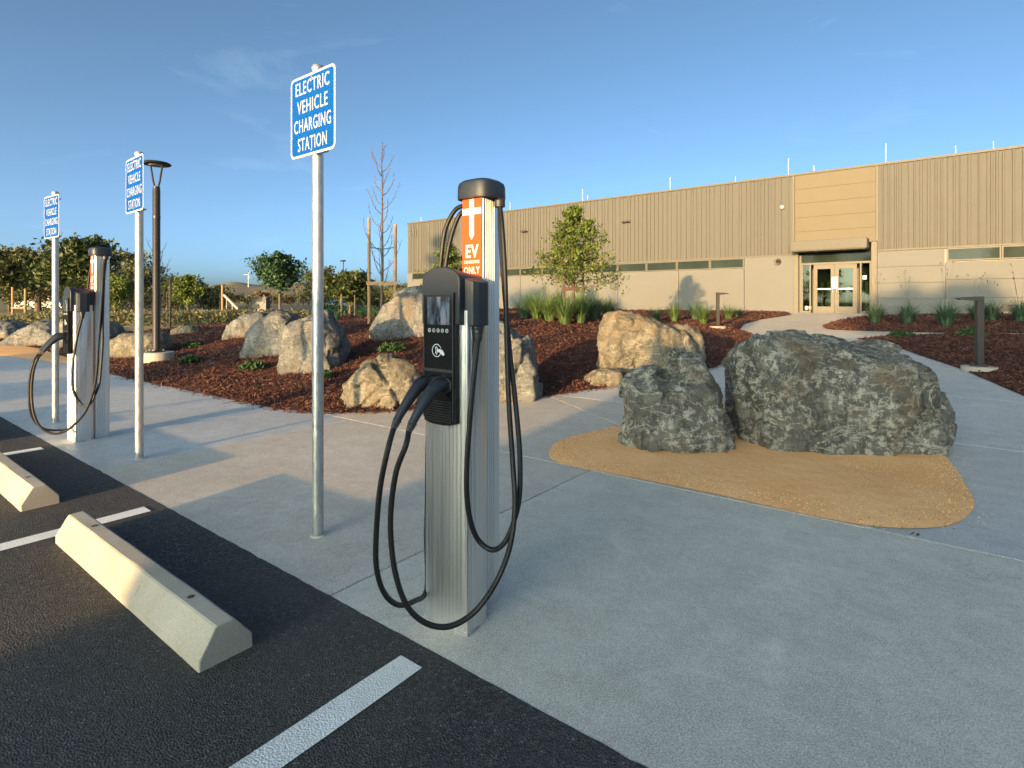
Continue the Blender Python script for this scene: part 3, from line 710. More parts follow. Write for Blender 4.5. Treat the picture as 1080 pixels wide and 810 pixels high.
        g = MB().tube(pts, rad, 14).build('connector', 'gun_plastic', r, True)
        MB().tube([Vector((gx, -.05, 1.078)), Vector((gx, -.10, 1.082)), Vector((gx - .006, -.14, 1.058))], [.006, .008, .005], 8).build('latch', 'gun_plastic', g, True)
        rr = MB()
        q0 = Vector((gx - .009, -.223, .918)); dr = Vector((-.01, -.12, -.20)).normalized()
        for k in range(5): rr.tube([q0 + dr * (.008 * k), q0 + dr * (.008 * k + .005)], .0185 - .0012 * k, 12)
        rr.build('strain_collar', 'black_plastic', g, True); guns.append(q0 + dr * .035)
    # cables, hung in real space; pixel columns of the front station give the loops their shape
    def W(px, py, y): p = PY(px, py, y); return p - Vector((CX, CY, .012))
    cr = .0112
    r1 = [guns[1], W(428, 470, 1.45), W(418, 497, 1.43), W(412.5, 535, 1.42), W(412.5, 571, 1.42), W(418, 609, 1.43), W(430, 640, 1.46), W(449, 657, 1.51), W(472, 661, 1.57), W(495, 650, 1.64), W(514, 629, 1.70),
          W(529, 602, 1.76), W(539, 571, 1.80), W(543, 533, 1.84), W(540.7, 487, 1.87), W(537, 430, 1.89), W(535, 380, 1.91), W(533, 300, 1.94), W(530, 245, 1.96), Vector((.09, .262, 1.835))]
    MB().tube(spline(r1, 5), cr, 10).build('cable', 'cable_rubber', r, True)
    r2 = [Vector((.137, .055, 1.24)), W(500, 395, 1.745), W(495, 449, 1.713), W(492, 506, 1.698), W(495, 544, 1.71), W(504, 569, 1.752), W(519.6, 580, 1.78), W(533, 571, 1.82), W(542.6, 548, 1.85), W(548, 521, 1.88), W(548, 475, 1.90),
          W(543, 418, 1.925), W(537.5, 370, 1.935), W(532, 305, 1.955), W(528, 250, 1.975), Vector((.083, .27, 1.835))]
    MB().tube(spline(r2, 5), cr, 10).build('cable', 'cable_rubber', r, True)
    l1 = [guns[0], W(408.7, 475.6, 1.44), W(401, 514, 1.42), W(397, 560, 1.42), W(397, 598, 1.43), W(405, 625, 1.47), W(420, 638, 1.54), W(437, 634, 1.64), W(450, 621, 1.74), Vector((-.215, .09, .30)), Vector((-.245, .125, .45)), Vector((-.255, .14, .75)), Vector((-.25, .16, 1.1)),
          Vector((-.245, .19, 1.4)), Vector((-.24, .21, 1.58)), Vector((-.222, .222, 1.74)), Vector((-.175, .235, 1.832)), Vector((-.125, .243, 1.856)), Vector((-.095, .25, 1.852))]
    MB().tube(spline(l1, 5), cr, 10).build('cable', 'cable_rubber', r, True)
    l2 = [Vector((-.137, .055, 1.24)), Vector((-.145, .06, 1.05)), Vector((-.175, .08, .72)), Vector((-.20, .10, .60)), Vector((-.225, .13, .58)), Vector((-.237, .165, .68)), Vector((-.235, .18, 1.1)), Vector((-.225, .21, 1.45)), Vector((-.205, .23, 1.66)), Vector((-.165, .25, 1.80)), Vector((-.12, .258, 1.84)), Vector((-.09, .26, 1.845))]
    MB().tube(spline(l2, 5), cr, 10).build('cable', 'cable_rubber', r, True)
    return r
def m_screen():
    b = NB('screen')
    f = b.noise(1, 3, .6, vec=b.map((34, 34, 9)))
    c = b.ramp(f, (.38, (.012, .018, .028)), (.5, (.06, .085, .12)), (.62, (.16, .20, .26)), (.72, (.30, .12, .06)))
    return b.set(c, .12, 0, .6)
m_screen()
CX, CY = -1.685, 1.725
st = station('charging station with orange EV ONLY mast label, nearest the boulders', (CX, CY, .012))
st2 = copy_tree(st); st2.location = (CX - 5.21, CY + .0, .012)
st2['label'] = 'charging station with looped black cables between the two rear sign posts'

# ------------------------------------------------------------------ sign posts
def signpost(label, x, y, zt, rot=0):
    r = thing('sign_post', label, 'sign', (x, y, .012), rot, 'charging signs on galvanised posts')
    post = MB().lathe([(.033, 0), (.033, zt + .02)], seg=20).build('post', 'galvanised_steel', r, True)
    MB().lathe([(.036, zt + .015), (.037, zt + .03), (.03, zt + .045), (.012, zt + .052)], seg=20).build('post_cap', 'galvanised_steel', post, True)
    MB().lathe([(.043, -.01), (.042, .004), (.036, .009)], seg=18).build('post_footing', 'concrete_grey', post, True)
    W_, H_ = .458, .488; zc = zt - H_ / 2 - .004
    face = MB().prism(rrect(W_, H_, .035), -.0375, -.035, lambda x, y, z: (x, z, y + zc)).build('sign_plate', 'sign_white', r)
    MB().prism(rrect(W_ - .03, H_ - .03, .024), -.0386, -.0377, lambda x, y, z: (x, z, y + zc)).build('blue_field', 'sign_blue', face)
    tw = (('ELECTRIC', .346), ('VEHICLE', .312), ('CHARGING', .378), ('STATION', .297))
    for k, (t, wd) in enumerate(tw):
        v, f = text(t, .110, 1, .0009, .0003); x0 = min(q[0] for q in v); x1 = max(q[0] for q in v); s = wd / (x1 - x0)
        v = [((q[0] - (x0 + x1) / 2) * s, q[1] - .0391, q[2] * 1.02 + zc + .132 - .113 * k) for q in v]
        MB().add(v, f).build('lettering', 'sign_white', face)
    for s in (-1, 1):
        MB().tube([(0, -.0395, zc + s * (H_ / 2 - .03)), (0, -.043, zc + s * (H_ / 2 - .03))], .009, 10).build('bolt', 'galvanised_steel', face)
        MB().tube([(-.045, -.0345, zc + s * (H_ / 2 - .03)), (-.045, .04, zc + s * (H_ / 2 - .03)), (.045, .04, zc + s * (H_ / 2 - .03)), (.045, -.0345, zc + s * (H_ / 2 - .03))], .006, 6).build('mounting_strap', 'galvanised_steel', face)
    return r
signpost('galvanised post with blue charging station sign between front charger and wheel stop', -2.94, 1.925, 2.76)
signpost('galvanised post with blue charging station sign beside the dark lamp pole', -5.64, 1.90, 2.68, R_(-2))
signpost('galvanised post with blue charging station sign behind the rear charging station', -8.10, 1.88, 2.62, R_(4))

# ------------------------------------------------------------------ wheel stops
def wheelstop(label, x1, y0):
    r = thing('wheel_stop', label, 'wheel stop', (x1 - .92, y0, .0128), 0, 'concrete wheel stops in the stalls')
    Lh = .925; bm = bmesh.new(); prof = [(0, 0), (.0, .042), (.058, .142), (.066, .147), (.128, .147), (.138, .142), (.205, .055), (.208, 0)]
    n = 40; rings = []
    for i in range(n + 1):
        x = -Lh + 2 * Lh * i / n; rings.append([bm.verts.new((x, p[0] + .0025 * noise.noise((x * 3, k, 1)), p[1] + (.002 * noise.noise((x * 4, k, 5)) if p[1] else 0))) for k, p in enumerate(prof)])
    for a, b in zip(rings, rings[1:]):
        for k in range(len(prof) - 1): bm.faces.new((a[k], a[k + 1], b[k + 1], b[k]))
    bm.faces.new(rings[0]); bm.faces.new(rings[-1][::-1]); bmesh.ops.recalc_face_normals(bm, faces=bm.faces)
    me = bpy.data.meshes.new('block'); bm.to_mesh(me); bm.free(); mkobj('block', me, 'concrete_block', r, False, .006, 2)
    for x in (-.6, .62): MB().lathe([(.013, .1475), (.015, .1492), (.006, .1496)], (x, .097, 0), 12).build('anchor_pin', 'bark_red', r)
    return r
wheelstop('sunlit concrete wheel stop in the stall before the tall sign', -2.21, .94)
wheelstop('concrete wheel stop in the stall before the rear charging station', -4.84, .94)
wheelstop('concrete wheel stop in the stall farthest along the kerb', -7.45, .94)

# ------------------------------------------------------------------ building
bx0, bx1, FY = -30.93, 16.0, 27.7
BD = thing('warehouse_building', 'long tan industrial building with ribbed metal siding, ribbon windows and glazed entrance', 'building', (0, 0, 0))
ZB, ZS, ZW1, ZW0, ZT = .86, 3.56, 3.48, 3.03, 7.08
xa, xb = FX(837), FX(925)              # entrance bay
MB().box((bx0 + .05, FY + .12, .3), (xa, FY + 45, ZT - .06)).box((xa, FY + 1.6, .3), (xb, FY + 45, ZT - .06)).box((xb, FY + .12, .3), (bx1, FY + 45, ZT - .06)).box((xa, FY + .12, 3.9), (xb, FY + 1.59, ZT - .06)).build('core_wall', 'roof_membrane', BD)
rs = random.Random(5)
def siding(x0, x1, z0, z1):
    """irregularly ribbed metal sheet"""
    pts = [(x0 + .006, .05), (x0 + .006, 0)]; x = x0 + .03
    while x < x1 - .14:
        g = rs.choice((.07, .1, .14, .2)); rw = rs.choice((.05, .07, .09)); d = -.034
        if x + g + rw > x1 - .03: break
        pts += [(x + g, 0), (x + g + .012, d), (x + g + rw, d), (x + g + rw + .012, 0)]; x += g + rw + .012
    pts += [(x1 - .006, 0), (x1 - .006, .05)]
    return MB().prism(pts[::-1][::-1], z0, z1, lambda a, b, z: (a, FY + b, z)).build('siding_panel', 'siding_metal', BD)
def sidingrun(a, b, z0, z1, wmin=.95, wmax=1.5):
    x = a
    while x < b - .3:
        wd = rs.uniform(wmin, wmax); e = min(b, x + wd)
        if b - e < .5: e = b
        siding(x, e, z0, z1); x = e
sidingrun(bx0, xa, ZS, ZT)
sidingrun(xb, bx1, ZS + .02, ZT)
MB().box((bx0 - .03, FY - .07, ZT + .002), (bx1, FY + .3, ZT + .09)).build('coping', 'siding_trim', BD)
MB().box((bx0, FY - .05, ZS - .075), (xa - .02, FY + .05, ZS - .003)).build('sill_flashing', 'siding_trim', BD)
MB().box((xb + .02, FY - .05, ZS - .058), (bx1, FY + .05, ZS + .016)).build('sill_flashing', 'siding_trim', BD)
MB().box((xa - .05, FY - .055, ZS + .003), (xa + .05, FY + .05, ZT - .003)).build('corner_trim', 'siding_trim', BD)
MB().box((xb - .05, FY - .055, 3.93), (xb + .05, FY + .05, ZT - .003)).build('corner_trim', 'siding_trim', BD)
# entrance bay panels above the canopy
for k in range(5):
    z0 = 3.9 + (ZT - 3.9) * k / 5; z1 = 3.9 + (ZT - 3.9) * (k + 1) / 5
    MB().box((xa + .06, FY - .015, z0 + .004), (xb - .06, FY + .06, z1 - .004)).build('wall_panel', 'panel_warm', BD)
# lower wall panels
jl = [bx0, -27.6, -24.1, FX(549), -17.3, -13.95, FX(716), FX(785), xa]
for a, b in zip(jl, jl[1:]):
    top = ZS - .08 if b > -7 else ZW0 - .06
    if b > -7:
        for z0, z1 in ((ZB, top),): MB().box((a + .012, FY - .02, z0), (b - .012, FY + .1, z1)).build('wall_panel', 'panel_cream', BD)
    else: MB().box((a + .012, FY - .02, ZB), (b - .012, FY + .1, top)).build('wall_panel', 'panel_cream', BD)
xr = FX(997)
for a, b, tp in ((xb, xr, ZS - .065), (xr, 5.2, ZW0 - .06), (5.2, 10.6, ZW0 - .06), (10.6, bx1, ZW0 - .06)):
    n = 4 if tp > 3.2 else 3
    for k in range(n):
        z0 = ZB + (tp - ZB) * k / n; z1 = ZB + (tp - ZB) * (k + 1) / n
        MB().box((a + .012, FY - .02, z0 + .006), (b - .012, FY + .1, z1 - .006)).build('wall_panel', 'panel_cream', BD)
MB().box((bx0, FY - .08, .55), (xa - .06, FY - .024, ZB + .04)).build('wall_base', 'concrete_block', BD)
MB().box((xb + .06, FY - .08, .55), (bx1, FY - .024, ZB + .04)).build('wall_base', 'concrete_block', BD)
# ribbon windows
def window(x0, x1, z0, z1):
    f = MB()
    t = .045
    f.box((x0, FY - .035, z0), (x1, FY + .06, z0 + t)).box((x0, FY - .035, z1 - t), (x1, FY + .06, z1)).box((x0, FY - .035, z0 + t), (x0 + t, FY + .06, z1 - t)).box((x1 - t, FY - .035, z0 + t), (x1, FY + .06, z1 - t))
    o = f.build('window', 'door_frame', BD)
    MB().box((x0 + t, FY + .01, z0 + t), (x1 - t, FY + .03, z1 - t)).build('pane', 'window_glass', o)
wl = [bx0 + .5] + [bx0 + .5 + (-20.6 - bx0 - .5) * k / 6 for k in range(1, 6)] + [FX(p) for p in (549, 572, 600, 623, 651.6, 682, 714, 749, 785)]
for a, b in zip(wl, wl[1:]): window(a + .01, b - .01, ZW0 - .03, ZS - .085)
wr = [xr + .04] + [xr + .04 + 1.62 * k for k in range(1, 9)]
for a, b in zip(wr, wr[1:]): window(a + .01, b - .01, ZW0 - .03, ZS - .065)
MB().box((bx0, FY - .022, ZW0 - .06), (bx0 + .5, FY + .1, ZS - .08)).build('wall_panel', 'panel_cream', BD)
# entrance: jambs, transom, sidelights, double door
ey = FY + .25
for q in (xa, xb - .2): MB().box((q, FY - .06, ZB), (q + .2, FY + 1.5, 3.9)).build('jamb', 'door_frame', BD)
en = bpy.data.objects.new('entrance', None); col.objects.link(en); en.parent = BD
xs = [FX(p, ey) for p in (845.5, 855.5, 858, 880.5, 904, 907, 919)]
zd = 3.05
MB().box((xa + .2, ey - .05, ZB), (xs[0], ey + .08, 3.5)).box((xs[6], ey - .05, ZB), (xb - .2, ey + .08, 3.5)).build('frame_post', 'door_frame', en)
MB().box((xs[0] + .002, ey - .06, zd), (xs[6] - .002, ey + .08, zd + .09)).build('head_frame', 'door_frame', en)
MB().box((xs[0] + .01, ey + .02, zd + .095), (xs[6] - .01, ey + .04, 3.62)).build('transom_pane', 'window_glass', en)
for a, b in ((xs[0], xs[1]), (xs[5], xs[6])):
    o = MB().box((a, ey - .045, ZB + .02), (a + .06, ey + .06, zd - .002)).box((b - .06, ey - .045, ZB + .02), (b, ey + .06, zd - .002)).box((a + .061, ey - .04, ZB + .02), (b - .061, ey + .06, ZB + .14)).build('sidelight', 'door_frame', en)
    MB().box((a + .06, ey, ZB + .14), (b - .06, ey + .02, zd - .004)).build('pane', 'door_glass', o)
for a, b, s in ((xs[2], xs[3], 1), (xs[3], xs[4], -1)):
    d = MB(); st_ = .155
    d.box((a + .006, ey - .03, ZB + .03), (a + st_, ey + .03, zd - .006)).box((b - st_, ey - .03, ZB + .03), (b - .006, ey + .03, zd - .006))
    d.box((a + st_ + .001, ey - .03, zd - .2), (b - st_ - .001, ey + .03, zd - .006)).box((a + st_ + .001, ey - .03, ZB + .03), (b - st_ - .001, ey + .03, ZB + .33))
    o = d.build('door', 'door_frame', en)
    MB().box((a + st_, ey - .005, ZB + .33), (b - st_, ey + .005, zd - .2)).build('pane', 'door_glass', o)
    MB().box((a + st_, ey - .05, ZB + 1.08), (b - st_, ey - .032, ZB + 1.13)).build('push_bar', 'galvanised_steel', o)
    hx = b - .08 if s > 0 else a + .08
    MB().tube([(hx, ey - .032, ZB + .95), (hx, ey - .075, ZB + .95), (hx, ey - .075, ZB + 1.2), (hx, ey - .032, ZB + 1.2)], .014, 8).build('handle', 'galvanised_steel', o)
# reflected light strips belong to things inside: pale inner posts behind the glass
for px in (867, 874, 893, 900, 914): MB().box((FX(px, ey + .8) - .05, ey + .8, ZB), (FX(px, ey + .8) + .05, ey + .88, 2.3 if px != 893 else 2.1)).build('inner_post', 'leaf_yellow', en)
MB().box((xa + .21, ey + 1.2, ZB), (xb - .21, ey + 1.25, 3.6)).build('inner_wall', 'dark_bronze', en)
MB().box((xs[3] - .11, ey - .047, ZB + 1.12), (xs[3] + .11, ey - .043, ZB + 1.62)).build('notice', 'white_paper', en)
MB().add([(xs[3] + .02, ey - .049, ZB + 1.40), (xs[3] + .08, ey - .049, ZB + 1.44), (xs[3] + .07, ey - .049, ZB + 1.54), (xs[3] + .0, ey - .049, ZB + 1.48)], [(0, 1, 2, 3)]).build('notice_print', 'letter_dark', en)
for q in (.04, .19): MB().box((xs[0] + .1 + q, ey - .006, ZB + .2), (xs[0] + .2 + q, ey - .002, ZB + .34)).build('sticker', 'white_paper', en)
MB().box((FX(912, ey) - .07, ey - .006, ZB + 1.5), (FX(912, ey) + .07, ey - .002, ZB + 1.66)).build('sticker', 'white_paper', en)
# canopy box
cx0, cx1 = xa + .06, FX(910, FY - .9) + .15
cn = MB().box((cx0, FY - .95, 3.62), (cx1, FY - .03, 4.04)).build('canopy', 'canopy_metal', BD, False, .012, 2)
MB().box((cx0 + .05, FY - .9, 3.59), (cx1 - .05, FY - .03, 3.617)).build('soffit', 'siding_trim', cn)
for q in (.9, 2.0): MB().lathe([(.05, 0), (.06, .02)], (cx0 + q, FY - .5, 3.568), 12).build('downlight', 'rebar_white', cn)
MB().tube([(cx1 + .07, FY - .25, 3.94), (cx1 + .07, FY - .02, 3.94)], .05, 10).build('scupper', 'canopy_metal', cn)
# fixtures on the wall
def wallpack(px, py):
    x = FX(px); z = PY(px, py, FY).z
    o = MB().prism([(-.24, 0), (.24, 0), (.16, .09), (-.16, .09)], -.2, 0, lambda a, b, c: (x + a, FY - .036 + c, z + b)).build('wall_light', 'dark_bronze', BD, False, .01, 2)
for p in ((554, 245), (661, 235)): wallpack(*p)
x = FX(820); z = PY(820, 276, FY).z
MB().tube([(x, FY - .02, z), (x, FY - .16, z)], [.17, .15], 20).build('round_light', 'siding_trim', BD); MB().tube([(x + .05, FY - .162, z), (x + .05, FY - .22, z - .02)], [.1, .08], 16).build('round_light_lens', 'dark_bronze', BD)
x = FX(825.5); z = PY(825.5, 219, FY).z
MB().tube([(x, FY - .04, z), (x, FY - .15, z), (x, FY - .2, z - .05)], [.08, .09, .05], 14).build('camera_dome', 'rebar_white', BD)
v, f = text('631', .62, .8, .012, .01); MB().add(shift(v, (FX(436.5), FY - .05, 6.18)), f).build('house_number', 'letter_dark', BD)
for px, h in ((443, .5), (537, .7), (613.5, .95), (619, .4), (706, .9), (775, .35), (831, 1.05), (858, .4), (934, 1.1), (1008, .45), (1048, .4)):
    MB().tube([(FX(px), FY + .1, ZT + .085), (FX(px), FY + .1, ZT + .09 + h * .75)], .016, 6).build('air_terminal', 'rebar_white', BD)

# ------------------------------------------------------------------ lights on poles
p = G(165, 386)
p = Vector((p.x, p.y, TZ(p.x, p.y) - .05))
lp = thing('lamp_pole', 'tall dark lamp pole with disc head on a concrete footing', 'lamp pole', p)
ft = MB().lathe([(.34, -.2), (.34, .19), (.325, .215), (.1, .218)], seg=30).build('footing', 'concrete_block', lp, True)
MB().box((-.13, -.13, .219), (.13, .13, .245)).build('base_plate', 'dark_bronze', lp)
MB().lathe([(.095, .246), (.085, .30), (.075, .32), (.075, 3.710), (.07, 3.720), (.07, 3.800)], seg=18).build('pole', 'dark_bronze', lp, True)
MB().lathe([(.079, 3.110), (.079, 3.160)], seg=18).build('collar', 'dark_bronze', lp, True)
for s in (-1, 1): MB().tube([(RT.x * s * .03, RT.y * s * .03, 3.760), (RT.x * s * .07, RT.y * s * .07, 3.910), (RT.x * s * .13, RT.y * s * .13, 4.280)], .022, 8).build('fork_arm', 'dark_bronze', lp, True)
MB().lathe([(.05, 4.260), (.27, 4.275), (.285, 4.295), (.25, 4.320), (.1, 4.350), (.02, 4.360)], seg=32).build('lamp_head', 'dark_bronze', lp, True)
MB().lathe([(.16, 4.267), (.15, 4.260), (.02, 4.258)], seg=24).build('lens', 'rebar_white', lp, True)
for k in range(4): MB().lathe([(.014, .245), (.014, .275)], (.1 * (-1) ** k, .1 * (1 if k < 2 else -1), 0), 6).build('anchor_bolt', 'galvanised_steel', lp)
def bollard(label, px, py, h, rz):
    q = TP(px, py)
    r = thing('bollard_light', label, 'bollard light', q, rz, 'path bollard lights')
    MB().lathe([(.25, -.2), (.25, .05), (.24, .06), (.05, .061)], seg=26).build('footing', 'concrete_block', r, True)
    MB().box((-.11, -.09, .0615), (.09, .09, .09)).build('base_plate', 'dark_bronze', r, False, .006)
    MB().box((-.045, -.06, .0905), (.045, .06, h - .075)).build('post', 'dark_bronze', r, False, .004)
    MB().prism([(.045, h - .075), (.045, h), (-.25, h - .012), (-.32, h - .028), (-.32, h - .04), (-.25, h - .062), (-.045, h - .0745)][::-1], -.06, .06, lambda a, b, c: (a, c, b)).build('arm', 'dark_bronze', r, False, .004)
    MB().box((-.26, -.045, h - .070), (-.08, .045, h - .062)).build('lens', 'rebar_white', r)
    return r
bollard('dark angled bollard light in the shaded mulch right of the walk', 1033, 390, 1.22, R_(18))
bollard('bronze bollard light by the walk near the entrance wall', 757, 346, 1.12, R_(180 + 30))

# ------------------------------------------------------------------ vegetation
def leaves(mb_v, mb_f, c, rs, size, n=1, nrm=None):
    for _ in range(n):
        d = Vector((rs.gauss(0, 1), rs.gauss(0, 1), rs.gauss(0, .8))).normalized(); u = d.orthogonal().normalized(); u.rotate(Matrix.Rotation(rs.uniform(0, 6.28), 3, d))
        s = size * rs.uniform(.6, 1.3); t = d.cross(u); i = len(mb_v)
        mb_v += [tuple(c - u * s), tuple(c + t * s * .45 + d * s * .12), tuple(c + u * s), tuple(c - t * s * .45 + d * s * .12)]
        mb_f += [(i, i + 1, i + 2), (i, i + 2, i + 3)]
def tree(name, label, base, h, clear, rad, mat_l, nl, size, seed, group=None, trunk_r=.05, bark='bark', limbs=22, up=.7, shape='oval', clump=9, drop=.12):
    rs = random.Random(seed); r = thing(name, label, 'tree', base, 0, group)
    tr = MB(); pts = []; n = 9
    for i in range(n + 1):
        t = i / n; pts.append(Vector((.06 * h * .3 * noise.noise((seed, t * 3, 0)), .06 * h * .3 * noise.noise((t * 3, seed, 4)), -.1 + (h * .97 + .1) * t)))
    tr.tube(pts, [trunk_r * (1 - .85 * (i / n) ** 1.1) + .004 for i in range(n + 1)], 8)
    tips = []
    for k in range(limbs):
        t = clear / h + (1 - clear / h) * ((k + rs.random()) / limbs) ** .9 * .97; i = min(n - 1, int(t * n)); o = pts[i].lerp(pts[i + 1], t * n - i)
        q = (t - clear / h) / (1 - clear / h)
        if shape == 'oval': rr = rad * (math.sin(PI * min(1, .14 + .84 * q)) ** .7)
        elif shape == 'cone': rr = rad * (1.02 - q) ** .8
        elif shape == 'vase': rr = rad * (.35 + .75 * q if q < .75 else 1.0 - 1.6 * (q - .75))
        else: rr = rad * math.sqrt(max(.05, 1 - (q - .12) ** 2))
        rr *= rs.uniform(.72, 1.16); a = k * 2.4 + rs.uniform(-.4, .4); e = Vector((math.cos(a), math.sin(a), 0))
        tip = o + e * rr + Vector((0, 0, rr * up * rs.uniform(.4, 1.2) * (1 - .4 * q))); mid = o.lerp(tip, .5) + Vector((0, 0, -drop * rr * .5)) + Vector((rs.gauss(0, .04), rs.gauss(0, .04), 0)) * rr
        lr = max(.006, trunk_r * .38 * (1 - .6 * q)); cv = spline([o, mid, tip], 4); tr.tube(cv, [lr * (1 - .8 * j / (len(cv) - 1)) for j in range(len(cv))], 5, False)
        for j in range(2, len(cv)):
            tips.append((cv[j], rr))
            for _ in range(3):
                dd = Vector((rs.gauss(0, 1), rs.gauss(0, 1), rs.gauss(0.2, .8))).normalized() * rr * rs.uniform(.12, .36)
                tr.tube([cv[j], cv[j] + dd], [lr * .35, lr * .12], 4, False); tips.append((cv[j] + dd, rr))
    tr.build('trunk', bark, r, 'all')
    V, F = [], []; per = max(1, nl // len(tips))
    for c, rr in tips:
        if rs.random() < .1: continue
        m = int(per * rs.uniform(.4, 1.8)); sp = max(.05, rr * clump / 60)
        for _ in range(m): leaves(V, F, c + Vector((rs.gauss(0, sp), rs.gauss(0, sp), rs.gauss(0, sp * .75))), rs, size)
    MB().add(V, F).build('crown', mat_l, r); return r
def staking(label, base, h, gap, bar, wood='stake_wood', r0=.035, ax=RT, ties=True, seed=1):
    r = thing('tree_stakes', label, 'stakes', base, 0, 'paired tree stakes')
    for s in (-1, 1):
        hh = h * (1 if s < 0 else .94); e = ax * (s * gap / 2)
        MB().tube([(e.x, e.y, -.2), (e.x * 1.02, e.y * 1.02, hh)], [r0, r0 * .95], 10).build('stake', wood, r, True)
    if bar:
        e = ax * (gap / 2 + .05); q = Vector((-ax.y, ax.x, 0)) * (r0 + .02); M = Matrix(((ax.x, -ax.y, 0, 0), (ax.y, ax.x, 0, 0), (0, 0, 1, 0), (0, 0, 0, 1)))
        MB().box((-gap / 2 - .06, -r0 - .035, bar - .05), (gap / 2 + .06, -r0 - .002, bar + .05), M).build('crossbar', wood, r)
    if ties:
        z = h * .72; e = ax * (gap / 2)
        MB().tube([(-e.x, -e.y, z), (-e.x * .2, -e.y * .2 + .03, z - .04), (e.x * .2, e.y * .2 + .03, z - .04), (e.x, e.y, z)], .012, 6).build('tie', 'tie_green', r)
    return r
b1 = BX(605, 16.0); tree('young_tree', 'young leafy lime green tree with two stakes before the ribbed wall', b1, 4.3 - b1.z, .85, 1.3, 'leaf_lime', 7600, .055, 12, 'young trees in the mulch bed', .045, 'bark_red', 38, .32, 'cone', 6)
staking('pair of brown stakes around the lime green tree at the ribbed wall', b1, 1.75, .55, .75, 'bark_red', .03, ties=False)
b2 = BX(474, 20.0); tree('young_tree', 'young lime green tree behind the front charging station', b2, 3.6 - b2.z, .8, 1.05, 'leaf_lime', 5200, .05, 15, 'young trees in the mulch bed', .045, 'bark_red', 28, .45, 'cone', 7)
# bare young tree with tall stakes
b3 = BX(403, 15.0)
def baretree(label, base, h, seed, n=26, sp=.62, trunk_r=.045):
    rs = random.Random(seed); r = thing('bare_tree', label, 'tree', base); pts = [Vector((.05 * noise.noise((seed, i * .4, 0)), .05 * noise.noise((i * .4, seed, 2)), -.1 + (h + .1) * i / 10)) for i in range(11)]
    MB().tube(pts, [trunk_r * (1 - .8 * (i / 10)) + .003 for i in range(11)], 8).build('trunk', 'bark', r, True)
    br = MB()
    for k in range(n):
        t = .22 + .72 * k / n; o = pts[int(t * 10)].lerp(pts[min(10, int(t * 10) + 1)], t * 10 % 1); a = k * 2.4 + rs.uniform(-.3, .3); L_ = sp * rs.uniform(.7, 1.25) * (1.15 - .65 * t)
        e = Vector((math.cos(a), math.sin(a), 0)); cv = spline([o, o + e * L_ * .45 + Vector((0, 0, L_ * .35)), o + e * L_ * .8 + Vector((0, 0, L_ * 1.0)), o + e * L_ * .95 + Vector((rs.gauss(0, .05), rs.gauss(0, .05), L_ * 1.7))], 4)
        br.tube(cv, [.011 * (1 - .8 * j / (len(cv) - 1)) + .002 for j in range(len(cv))], 5, False)
        for j in (4, 6, 8, 10):
            d = Vector((rs.gauss(0, 1), rs.gauss(0, 1), 1.1)).normalized() * L_ * rs.uniform(.15, .35); br.tube([cv[j], cv[j] + d * .6, cv[j] + d + Vector((0, 0, .04))], [.005, .004, .002], 4, False)
            br.tube([cv[j] + d * .95, cv[j] + d * 1.05], [.006, .004], 4)
    br.build('branches', 'bark', r, 'all'); return r
baretree('bare leafless young tree held between two tall wooden stakes', b3, 1.41 + 168 * 15 / 586 - b3.z, 4, 28, .52)
staking('two tall round stakes with crossbar holding the bare tree', b3, 1.41 + 88 * 15 / 586 - b3.z, .70, 1.41 + 19 * 15 / 586 - b3.z, 'stake_wood', .045)
# grass clumps
def tuft(name, label, base, h, n, spread, m, seed, group, cat='grass', plumes=0):
    rs = random.Random(seed); V, F = [], []
    for k in range(n):
        a = rs.uniform(0, 6.28); l = h * rs.uniform(.6, 1.15); e = Vector((math.cos(a), math.sin(a), 0)); q = rs.random() ** .7 * spread; r0 = rs.random() * spread * .22; wv = rs.uniform(.006, .012) * h * 1.6
        s = Vector((-e.y, e.x, 0)); pr = []
        for j in range(4):
            t = j / 3; pr.append((e * (r0 + q * t ** 1.6) + Vector((0, 0, l * (t - .32 * (q / spread) * t * t))), wv * (1 - .85 * t)))
        i = len(V)
        for c, ww in pr: V += [tuple(c - s * ww), tuple(c + s * ww)]
        F += [(i + 2 * j, i + 2 * j + 1, i + 2 * j + 3, i + 2 * j + 2) for j in range(3)]
    r = thing(name, label, cat, base, 0, group); MB().add(V, F).build('blades', m, r)
    if plumes:
        pb = MB()
        for k in range(plumes):
            a = rs.uniform(0, 6.28); e = Vector((math.cos(a), math.sin(a), 0)) * rs.uniform(.1, .4) * h; t = Vector((e.x, e.y, h * rs.uniform(1.6, 2.3)))
            pb.tube([(0, 0, .05), tuple(t * .6 - e * .1), tuple(t)], [.004, .003, .002], 4, False); pb.tube([tuple(t), tuple(t + (e * .12 + Vector((0, 0, .06)))), tuple(t + e * .3 + Vector((0, 0, .05)))], [.006, .012, .003], 4)
        pb.build('flower_stalks', 'leaf_brown', r, 'all')
    return r
g1 = 'grass clumps round the lime green tree'
for k, (px, Z, h, m) in enumerate(((553, 15.5, .5, 'grass_blue'), (567, 14.8, .62, 'grass_green'), (580, 14.2, .6, 'grass_green'), (596, 13.9, .62, 'grass_green'), (612, 14.3, .7, 'grass_green'), (627, 15.2, .6, 'grass_blue'), (562, 16.6, .6, 'grass_blue'), (641, 16.2, .5, 'grass_green'), (590, 17.2, .65, 'grass_blue'))):
    tuft('grass_clump', ('bluish' if 'blue' in m else 'bright green') + ' arching grass clump ' + ('behind' if Z > 15.9 else 'in front of') + ' the stakes of the lime green tree', BX(px, Z), h * 1.25, 300, .55, m, 40 + k, g1, plumes=4 if k % 3 == 2 else 0)
g2 = 'grass clumps along the wall behind the golden boulder'
